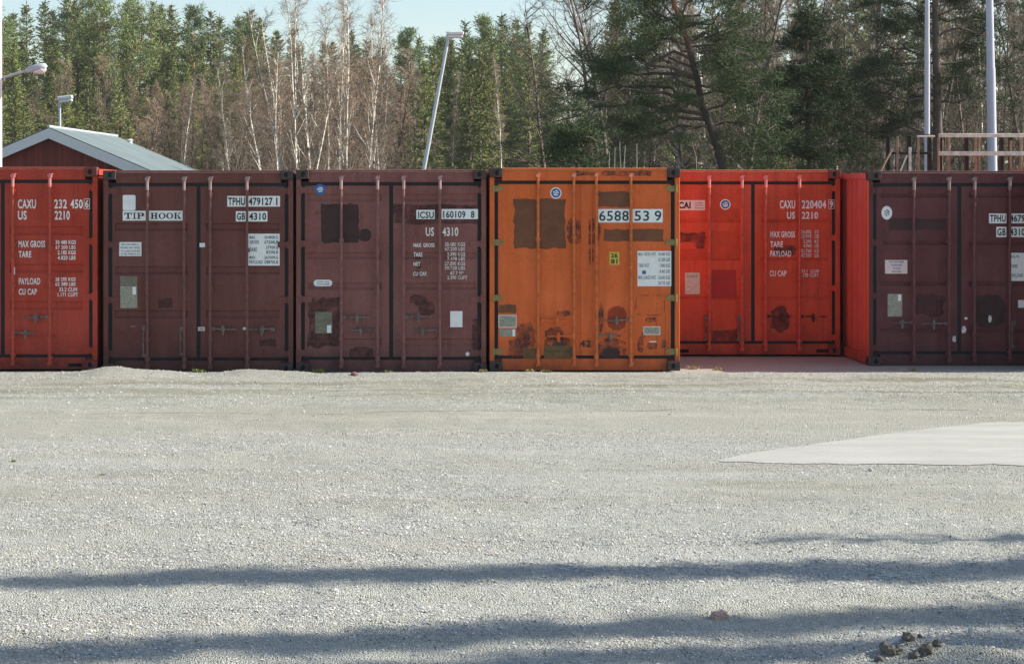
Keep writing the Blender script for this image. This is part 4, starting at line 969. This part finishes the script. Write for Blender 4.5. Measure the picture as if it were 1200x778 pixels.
def needle_clumps(C, rad, r, n=40, wid=.02, ln=.14):
    """tufts around centres C"""
    N = len(C)*n; cen = np.repeat(C, n, 0); rr = np.repeat(rad, n)
    o = r.normal(size=(N, 3))*np.array([.5, .5, .24]); P0 = cen+o*rr[:, None]
    D = unit(o+r.normal(size=(N, 3))*.5+np.array([0, 0, .35])); return blades(P0, D, r.uniform(.6, 1.3, N)*ln, np.full(N, wid), r)

def grow(start, d, L, n, r, bend=.15, up=0.0):
    """crooked limb polyline"""
    pts = [np.array(start, float)]; d = np.array(d, float); d /= np.linalg.norm(d)
    for i in range(n):
        d = d+r.normal(size=3)*bend+np.array([0, 0, up]); d /= np.linalg.norm(d); pts.append(pts[-1]+d*(L/n))
    return pts
def poly_prisms(pts, r0, r1):
    P_ = np.array(pts); n = len(P_)-1; rad = np.linspace(r0, r1, n+1); return prisms(P_[:-1], P_[1:], rad[:-1], rad[1:])

def bare_meshes(H, seed, spread=.35, wood=None, twig=None, nl=26, crown_from=.25, twr=.011, up=.05, fork=1, angle=.8, l2=7, l3=6, trunk_r=None, lean=0, wob=.03):
    r = np.random.RandomState(seed); thick, fine = [], []; tr = trunk_r or (.009*H+.02)
    for f_ in range(fork):
        d = np.array([r.normal()*.12*(fork > 1)+lean, r.normal()*.12*(fork > 1), 1.]); Hf = H*r.uniform(.85, 1) if fork > 1 else H
        tr_pts = grow((r.normal()*.12*(fork > 1), r.normal()*.12*(fork > 1), -.5), d, Hf+.5, 12, r, wob, .02)
        thick.append(poly_prisms(tr_pts, tr, tr*.12)); T = np.array(tr_pts); n1 = int(nl/fork**.5)
        for i in range(n1):
            t = crown_from+(1-crown_from)*(i+r.rand())/n1; q = t*12; k_ = min(int(q), 11); p = T[k_]+(T[k_+1]-T[k_])*(q-k_)
            az = r.uniform(0, 6.283); L = Hf*spread*(1-t*.72)*r.uniform(.6, 1.15); el = angle+r.normal()*.15+t*.3
            b1 = grow(p, (math.cos(az)*math.cos(el), math.sin(az)*math.cos(el), math.sin(el)), L, 5, r, .13, up)
            thick.append(poly_prisms(b1, tr*.34*(1-t*.6)+.006, .006)); B1 = np.array(b1)
            for j in range(l2):
                u = .2+.8*(j+r.rand())/l2; q2 = u*5; k2 = min(int(q2), 4); p2 = B1[k2]+(B1[k2+1]-B1[k2])*(q2-k2)
                dd = unit(B1[k2+1]-B1[k2])*.8+r.normal(size=3)*.55; L2 = L*.42*(1.15-u)+.22
                b2 = grow(p2, dd, L2, 3, r, .18, up); fine.append(poly_prisms(b2, twr*.9, twr*.5)); B2 = np.array(b2)
                for m_ in range(l3):
                    u3 = r.uniform(.15, 1)*3; k3 = min(int(u3), 2); p3 = B2[k3]+(B2[k3+1]-B2[k3])*(u3-k3)
                    d3 = unit(unit(B2[k3+1]-B2[k3])*.8+r.normal(size=3)*.6); L3 = r.uniform(.2, .6)*(.4+L2*.5)
                    fine.append(prisms(p3[None], (p3+d3*L3)[None], [twr*.6], [twr*.3]))
    tv, tf = cat(*thick); fv, ff = cat(*fine)
    return np_mesh('crown', fv, ff, twig or TWG), np_mesh('trunk', tv, tf, wood or BARK)

def pine_meshes(H, seed, crown_from=.5, spread=.28, nc=1.0):
    r = np.random.RandomState(seed); T = np.array(grow((0,0,-.5), (r.normal()*.04, 0, 1), H+.5, 10, r, .03, .03)); th = [poly_prisms(T, .012*H+.03, .03)]; C, Rd = [], []
    n1 = int(34*nc)
    for i in range(n1):
        t = crown_from+(1-crown_from)*(i+r.rand())/n1; q = t*10; k_ = min(int(q), 9); p = T[k_]+(T[k_+1]-T[k_])*(q-k_); az = r.uniform(0, 6.283)
        L = H*spread*math.sqrt(max(.05, 1-((t-crown_from-.1)/(1-crown_from))**2))*r.uniform(.5, 1.1); el = r.uniform(-.15, .5)+t*.3
        b1 = grow(p, (math.cos(az)*math.cos(el), math.sin(az)*math.cos(el), math.sin(el)), L, 5, r, .15, .07); th.append(poly_prisms(b1, .035, .01)); B1 = np.array(b1)
        for j in range(9):
            k2 = r.randint(2, 6); C.append(B1[k2]+r.normal(size=3)*np.array([.35,.35,.16])*max(.5, L*.4)); Rd.append(r.uniform(.25, .5))
    V_, F_ = needle_clumps(np.array(C), np.array(Rd), r, 24, .06, .3)
    tv, tf = cat(*th); return np_mesh('crown', V_, F_, PIN), np_mesh('trunk', tv, tf, PBARK)

def plant_tree(name, meshes, x, y, rz, sc, label, cat_, group, tilt=(0, 0)):
    r = bpy.data.objects.new(name, None); COL.objects.link(r); r.location = (x, y, float(hill(x, y))-.1)
    r.rotation_euler = (tilt[0], tilt[1], rz); r.scale = (sc[0], sc[0], sc[1]); tag(r, label, cat_, group)
    for nm, me in zip(('crown', 'trunk'), meshes):
        o = bpy.data.objects.new(nm, me); COL.objects.link(o); o.parent = r
    return r

SPV = [spruce_meshes(11, 2.3, 10, 1.1), spruce_meshes(11, 1.9, 11), spruce_meshes(11, 2.7, 12, 1.15), spruce_meshes(11, 1.6, 13, 1.), spruce_meshes(11, 2.2, 14, 1.), spruce_meshes(11, 2.0, 15, 1.2), spruce_meshes(11, 1.7, 16, 1.1)]
PNV = [pine_meshes(12, 20), pine_meshes(12, 21, .4, .22), pine_meshes(12, 22, .55, .3)]
BRV = [bare_meshes(9, 30, twr=.016), bare_meshes(9, 31, .4, twr=.016), bare_meshes(9, 32, .3, fork=3, twr=.016), bare_meshes(9, 33, .36, fork=2, twr=.016)]
BIV = [bare_meshes(11, 40, .24, BBARK, TWG, 30, .3, angle=1.0, twr=.012), bare_meshes(11, 41, .2, BBARK, TWG, 28, .35, angle=1.05, twr=.012), bare_meshes(11, 42, .26, BBARK, TWG2, 26, .25, angle=.95, twr=.012)]
DKV = [bare_meshes(13, 50, .3, BARK, TWD, 30, .2, twr=.013, angle=.6, up=.03), bare_meshes(13, 51, .26, BARK, TWD, 28, .3, twr=.013, angle=.7)]
PLV = [bare_meshes(11, 55, .3, BARK, TWG2, 30, .1, twr=.013, fork=2), bare_meshes(11, 56, .3, BARK, TWG2, 30, .15, twr=.013, fork=3)]
rt = random.Random(99)
def top_h(px, ytop, Y):
    X_ = (px-CX)*Y/F; return X_, CZ+(HY-ytop)*Y/F-float(hill(X_, Y))+.1
def zone(kind, n, px0, px1, Y0, Y1, ytop, base_h, label, cat_, group, wsc=(.85, 1.15), jit=10, skip=None):
    vs = {'spruce': SPV, 'pine': PNV, 'bare': BRV, 'birch': BIV, 'dark': DKV, 'pale': PLV}[kind]
    for i in range(n):
        px = px0+(px1-px0)*(i+rt.random())/n; Y = rt.uniform(Y0, Y1)
        if skip and skip(px): continue
        X_, h = top_h(px, (ytop(px) if callable(ytop) else ytop)+rt.uniform(-jit, jit), Y)
        s = h/base_h; wd = rt.uniform(*wsc)*max(.7, min(s, 1.25))
        plant_tree({'spruce':'spruce_tree','pine':'pine_tree','bare':'bare_tree','birch':'birch_tree','dark':'bare_tree','pale':'bare_tree'}[kind], rt.choice(vs), X_, Y, rt.uniform(0, 6.28), (wd, s), label, cat_, group)
def sky1(px):
    pts = [(-120, 8), (0, 16), (60, 4), (120, -12), (180, 6), (235, 8), (262, 24), (300, 10), (340, 40), (420, 42), (455, 60), (480, 22), (505, 50), (540, 34), (565, 20), (600, 22), (640, 40), (700, 20), (900, 0), (1400, -10)]
    for (a0, b0), (a1, b1) in zip(pts, pts[1:]):
        if a0 <= px <= a1: return b0+(b1-b0)*(px-a0)/(a1-a0)
    return 10
# hillside
zone('spruce', 46, -110, 640, 150, 165, lambda p: sky1(p)+2, 11, 'tall spruce on the skyline of the wooded hillside', 'spruce', 'spruces along the skyline', jit=9, wsc=(.85, 1.2))
zone('spruce', 44, -110, 640, 130, 146, lambda p: sky1(p)+30, 11, 'green spruce halfway up the wooded hillside', 'spruce', 'spruces halfway up the hillside', jit=16, wsc=(.8, 1.15), skip=lambda p: 330 < p < 430 and rt.random() < .6)
zone('pine', 7, -60, 330, 128, 150, lambda p: sky1(p)+14, 12, 'pine with orange upper trunk among the hillside spruces', 'pine', 'pines on the hillside', jit=10, wsc=(.8, 1.05))
zone('bare', 16, 240, 490, 112, 130, lambda p: 88, 9, 'leafless brown tree on the hillside behind the birches', 'bare tree', 'leafless brown trees on the hillside', jit=18, wsc=(.9, 1.25))
zone('bare', 8, -40, 240, 106, 112, lambda p: 90, 9, 'leafless grey-brown tree between the spruces above the barn', 'bare tree', 'leafless trees above the barn', jit=18)
zone('spruce', 14, -80, 160, 95, 110, lambda p: 100+max(0, p)*.15, 11, 'broad yellow-green spruce close behind the barn', 'spruce', 'spruces close behind the barn', jit=24, wsc=(.75, 1.0))
zone('spruce', 15, 470, 650, 92, 122, lambda p: 75 if p > 490 else 105, 11, 'full green spruce near the leaning lamp', 'spruce', 'spruces around the leaning lamp', jit=28, wsc=(.75, 1.0))
zone('bare', 24, 165, 490, 91, 106, lambda p: 130-.1*(p-165) if p < 330 else 80, 9, 'leafless reddish brown tree low behind the containers', 'bare tree', 'low leafless trees behind the containers', jit=16, wsc=(.95, 1.3))
zone('pale', 8, 262, 480, 76, 88, lambda p: 130, 11, 'pale twiggy leafless tree just above the container roofs', 'bare tree', 'pale twiggy trees just above the roofs', jit=16)
zone('birch', 7, 205, 600, 90, 100, lambda p: 78, 11, 'slender distant birch with a white trunk on the lower slope', 'birch', 'slender birches on the lower slope', jit=22, wsc=(.6, .9))
zone('spruce', 22, -110, 330, 112, 128, lambda p: 62+.12*max(0, p), 11, 'green spruce on the lower hillside left of the birch group', 'spruce', 'spruces on the lower hillside', jit=22, wsc=(.7, 1.0))
zone('pine', 5, 470, 640, 120, 135, lambda p: 45, 12, 'rounded pine among the spruces right of the birch group', 'pine', 'pines right of the birch group', jit=16, wsc=(.8, 1.05))
# the birch group above the second and third container
for (px, pt_, Y, sd_, lb) in ((352, -25, 62, 60, 'tall multi-stemmed white birch left in the birch group'), (366, -40, 63, 61, 'straight white birch beside the multi-stemmed one'), (396, -30, 61, 62, 'tall white birch in the middle of the birch group'), (424, -22, 62, 63, 'white birch leaning right at the right of the birch group'), (338, 45, 60, 64, 'shorter birch with a limb leaning left at the left of the group'), (381, 20, 65, 65, 'thin birch stem between the two tallest birches of the group'), (412, 60, 60, 66, 'low thin birch right of the middle of the group'), (444, 30, 66, 67, 'thin greyish birch just right of the birch leaning right'), (322, 70, 64, 68, 'low slanting birch at the far left of the group')):
    X_, h = top_h(px, pt_, Y); fork = 5 if sd_ == 60 else (2 if sd_ in (62, 64, 66, 68) else 1)
    ms = bare_meshes(h, sd_, .22, BBARK, TWG, 32, .2, angle=1.08, fork=fork, twr=.0065, trunk_r=.07 if sd_ < 65 else .045, lean={63: .1, 64: -.12, 62: .02}.get(sd_, 0), wob=.028, l2=8, l3=6)
    plant_tree('birch_tree', ms, X_, Y, 0, (1, 1), lb, 'birch', 'white birches in the middle group')
# right-hand wood
zone('spruce', 34, 640, 1330, 100, 135, lambda p: sky1(p)-14, 11, 'dark spruce deep in the right-hand wood', 'spruce', 'spruces deep in the right-hand wood', jit=10, wsc=(.9, 1.3), skip=lambda p: p < 690)
zone('birch', 24, 700, 1330, 68, 92, lambda p: -30, 11, 'thin birch with pale trunk in the right-hand wood', 'birch', 'thin birches in the right-hand wood', jit=30, wsc=(.7, 1.0))
zone('dark', 38, 700, 1330, 62, 90, lambda p: -25, 13, 'tall dark leafless tree in the right-hand wood', 'bare tree', 'dark leafless trees in the right-hand wood', jit=30, wsc=(.8, 1.2))
zone('pale', 22, 640, 1330, 58, 78, lambda p: 90, 11, 'pale leafless undergrowth tree in the right-hand wood', 'bare tree', 'pale undergrowth trees in the right-hand wood', jit=40, wsc=(.8, 1.2))
zone('spruce', 17, 640, 1330, 66, 84, lambda p: 110 if p < 700 else 80, 11, 'young dark spruce under the tall pines', 'spruce', 'young spruces under the tall pines', jit=40, wsc=(.6, .9))

# big near pines: limbs drawn by hand
PINN = leafmat('near_pine_needles', ((.035,.062,.026), (.07,.1,.035), (.065,.09,.038)))
def big_pine(trunk_px, Y, limbs, label, seed, r0=.17, dens=1.0, tb=None):
    r = np.random.RandomState(seed); k_ = Y/F
    X0 = (trunk_px[0][0]-CX)*k_; g0 = float(hill(X0, Y))
    T = [np.array([(px-CX)*k_-X0, 0, CZ-(py-HY)*k_-g0]) for px, py in trunk_px]
    T = [np.array([T[0][0]+(T[0][0]-T[1][0])*.3, 0, -.3])]+T
    th = [poly_prisms(T, r0, r0*.3)]
    b = MB(); b.tube([tuple(p) for p in T], list(np.linspace(r0, r0*.35, len(T))), 12)
    C, Rd = [], []; fine = []
    Tn = np.array(T)
    for (py, x1, y1, dep) in limbs:      # start height on trunk, tip px, depth offset
        zz = CZ-(py-HY)*k_-g0; i = max(0, min(len(Tn)-2, int(np.searchsorted(Tn[:, 2], zz))-1))
        u = (zz-Tn[i,2])/(Tn[i+1,2]-Tn[i,2]); S = Tn[i]+(Tn[i+1]-Tn[i])*u; E = np.array([(x1-CX)*k_-X0, dep, CZ-(y1-HY)*k_-g0])
        n = 8; pts = [S+(E-S)*(q/n)+np.array([0, 0, 1])*(.35*math.sin(math.pi*q/n)*np.linalg.norm(E-S)*.25)+(r.normal(size=3)*.09 if 0 < q < n else 0) for q in range(n+1)]
        L = np.linalg.norm(E-S); b.tube([tuple(p) for p in pts], list(np.linspace(.025+.007*L, .008, n+1)), 5, m=1); Pp = np.array(pts)
        for j in range(int(8*dens)+1):
            u = r.uniform(.25, 1)*n; q = min(int(u), n-1); p = Pp[q]+(Pp[q+1]-Pp[q])*(u-q); d = unit(Pp[q+1]-Pp[q])*.8+r.normal(size=3)*np.array([.6, .8, .3])
            L2 = r.uniform(.4, 1.1)*(.45+L*.13); tw = grow(p, d, L2, 3, r, .2, .05); fine.append(poly_prisms(tw, .014, .006)); tw = np.array(tw)
            for m_ in range(5):
                C.append(tw[r.randint(2, 4)]+r.normal(size=3)*np.array([.1,.1,.035])); Rd.append(r.uniform(.12, .24))
    root = empty('pine_tree', (X0, Y, g0)); tag(root, label, 'pine')
    V_, F_ = needle_clumps(np.array(C), np.array(Rd), r, 46, .015, .11)
    fv, ff = cat(*fine)
    o = bpy.data.objects.new('crown', np_mesh('crown', *cat((V_, F_), (fv, ff)), [PINN, BARK], mi=np.concatenate([np.zeros(len(F_)), np.ones(len(ff))]))); COL.objects.link(o); o.parent = root
    b.build('trunk', [tb or PBARK, BARK], root, smooth=True); return root
rl = random.Random(3)
L1 = [(120, 640, 135, -1), (135, 615, 155, 0), (112, 665, 118, 1), (105, 700, 100, -.5), (128, 700, 150, -1), (140, 660, 175, .5), (95, 690, 70, 0), (80, 730, 60, 1), (60, 720, 30, -.5), (40, 700, 8, 0), (30, 745, -10, 0),
      (118, 745, 140, -.8), (145, 700, 185, .5), (150, 740, 180, -.6), (20, 715, 0, .6), (55, 745, 45, -.8), (70, 690, 95, .4), (90, 640, 112, .6),
      (55, 880, 60, 0), (45, 900, 50, 1), (75, 885, 80, -.6), (35, 865, 25, 0), (20, 870, 5, 0), (100, 920, 110, .5), (130, 905, 128, -.5), (118, 880, 118, -1), (145, 930, 165, .5), (150, 905, 178, 0), (65, 860, 70, .8), (10, 850, -20, .5), (0, 720, -20, .3), (160, 880, 180, .8), (88, 862, 92, -.6)]
big_pine([(849, 205), (843, 180), (833, 150), (822, 122), (818, 98), (806, 50), (790, 5), (775, -50), (765, -110)], 47, L1, 'big pine with an orange upper trunk and long dark drooping limbs behind the orange container', 71, .125, 1.35)
L2_ = [(60, 1010, 70, 0), (75, 985, 90, 1), (95, 960, 110, -.5), (110, 930, 135, .5), (120, 985, 130, -.8), (135, 950, 165, 0), (150, 1000, 170, .8), (40, 1020, 25, 0), (20, 1005, 5, .5), (5, 1030, -20, 0), (155, 930, 185, -.6), (90, 1020, 95, -1), (110, 1035, 110, .8), (140, 1040, 150, 0), (50, 1050, 40, -.8), (30, 1060, 20, .9),
       (30, 1150, 28, 0), (60, 1155, 62, .6), (15, 1190, 10, -.5), (-10, 1180, -20, 0), (95, 1150, 90, 0), (120, 1165, 118, -.6), (5, 1140, -5, .7), (45, 1200, 50, .5), (-20, 1060, -40, 0), (-30, 1150, -50, 0), (75, 1190, 85, 1.0)]
big_pine([(1099, 205), (1099, 160), (1098, 110), (1097, 60), (1096, 10), (1095, -50), (1094, -130)], 54, L2_, 'tall straight dark pine behind the thin mast, with level limbs', 72, .17, 1.35, BARK)
L3_ = [(60, 975, 75, 0), (80, 900, 110, 0), (100, 985, 118, .6), (120, 900, 140, -.5), (70, 910, 95, .6), (110, 1000, 130, -.6), (90, 970, 95, -.8), (140, 990, 160, 0), (140, 910, 165, .5), (160, 1010, 180, 0), (160, 900, 188, 0), (40, 925, 50, 0), (40, 965, 48, .5), (30, 945, 28, -.4), (175, 960, 190, -.6), (125, 950, 130, -1.2), (155, 940, 165, -1.2), (95, 935, 105, -1)]
big_pine([(948, 205), (947, 150), (946, 90), (945, 40), (945, 15)], 50, [(a0, b0+3, c0, d0) for a0, b0, c0, d0 in L3_], 'dense bushy dark pine between the two tall pines', 73, .08, 1.7, BARK)
big_pine([(676, 205), (677, 190), (676, 170), (676, 150)], 44, [(185, 640, 190, 0), (175, 650, 165, 0), (160, 665, 152, 0), (170, 700, 175, 0), (185, 705, 192, .4), (165, 690, 158, -.3), (190, 660, 196, -.4)], 'young light green pine just above the orange container roof', 74, .05, .9)
# bare trees against the sky at the middle right
for (px, pt_, Y, sd_, ln_, lb) in ((706, -60, 56, 80, -.03, 'dark bare tree with spreading limbs against the sky, left of the big pine'), (722, -80, 60, 81, 0, 'thick dark bare trunk just left of the big pine'), (868, -90, 58, 82, .02, 'dark bare tree rising right of the big pine top'), (655, 10, 66, 83, -.1, 'bare greyish tree leaning left against the sky gap')):
    X_, h = top_h(px, pt_, Y); ms = bare_meshes(h, sd_, .42, BARK, TWD, 24, .25, angle=.5, twr=.008, trunk_r=.13, lean=ln_, wob=.05, up=.02, l2=8, l3=6)
    plant_tree('bare_tree', ms, X_, Y, 0, (1, 1), lb, 'bare tree', None)
# thin pale saplings above the orange container
for i, (px, y0) in enumerate(((714, 183), (720, 178), (729, 172), (730.5, 176), (748, 174), (816, 189))):
    Y = 40; X_, h = top_h(px, y0, Y); b = MB(); b.tube([(0,0,0), (rl.uniform(-.05,.05), 0, h*.5), (rl.uniform(-.06,.06), 0, h)], [.016, .013, .007], 5)
    o = b.build('sapling', simple('pale_stem', (.5,.46,.38), .85)); o.location = (X_, Y, -.0); tag(o, 'thin pale bare stem sticking up above the orange and red container roofs', 'sapling', 'thin pale stems behind the orange container')

# trees off to the right, outside the frame, whose shadows cross the yard
for (x, y, h, sd_, sp, nlimb, tl, tw_) in ((15.5, 12.5, 10.6, 90, .014, 190, .5, .018), (15.5, 12.6, 12.2, 91, .008, 210, 9.5, .02), (15.5, 11.85, 10.2, 94, .005, 150, 9, .018), (15.5, 12.3, 7.6, 98, .005, 70, 1, .014), (13, 12.75, 6.2, 92, .006, 40, -5, .01), (15.5, 10.15, 8.0, 95, .012, 80, 0, .014)):
    ms = bare_meshes(h, sd_, sp, BARK, TWD, int(nlimb*.62), .12, angle=1.1, twr=tw_, trunk_r=.09, l2=8, l3=6, wob=.012)
    plant_tree('bare_tree', ms, x, y, 0, (1, 1), tilt=(R(tl), 0), label='slender leafless tree right of the yard casting a long shadow over the gravel', cat_='bare tree', group='slender trees right of the yard')
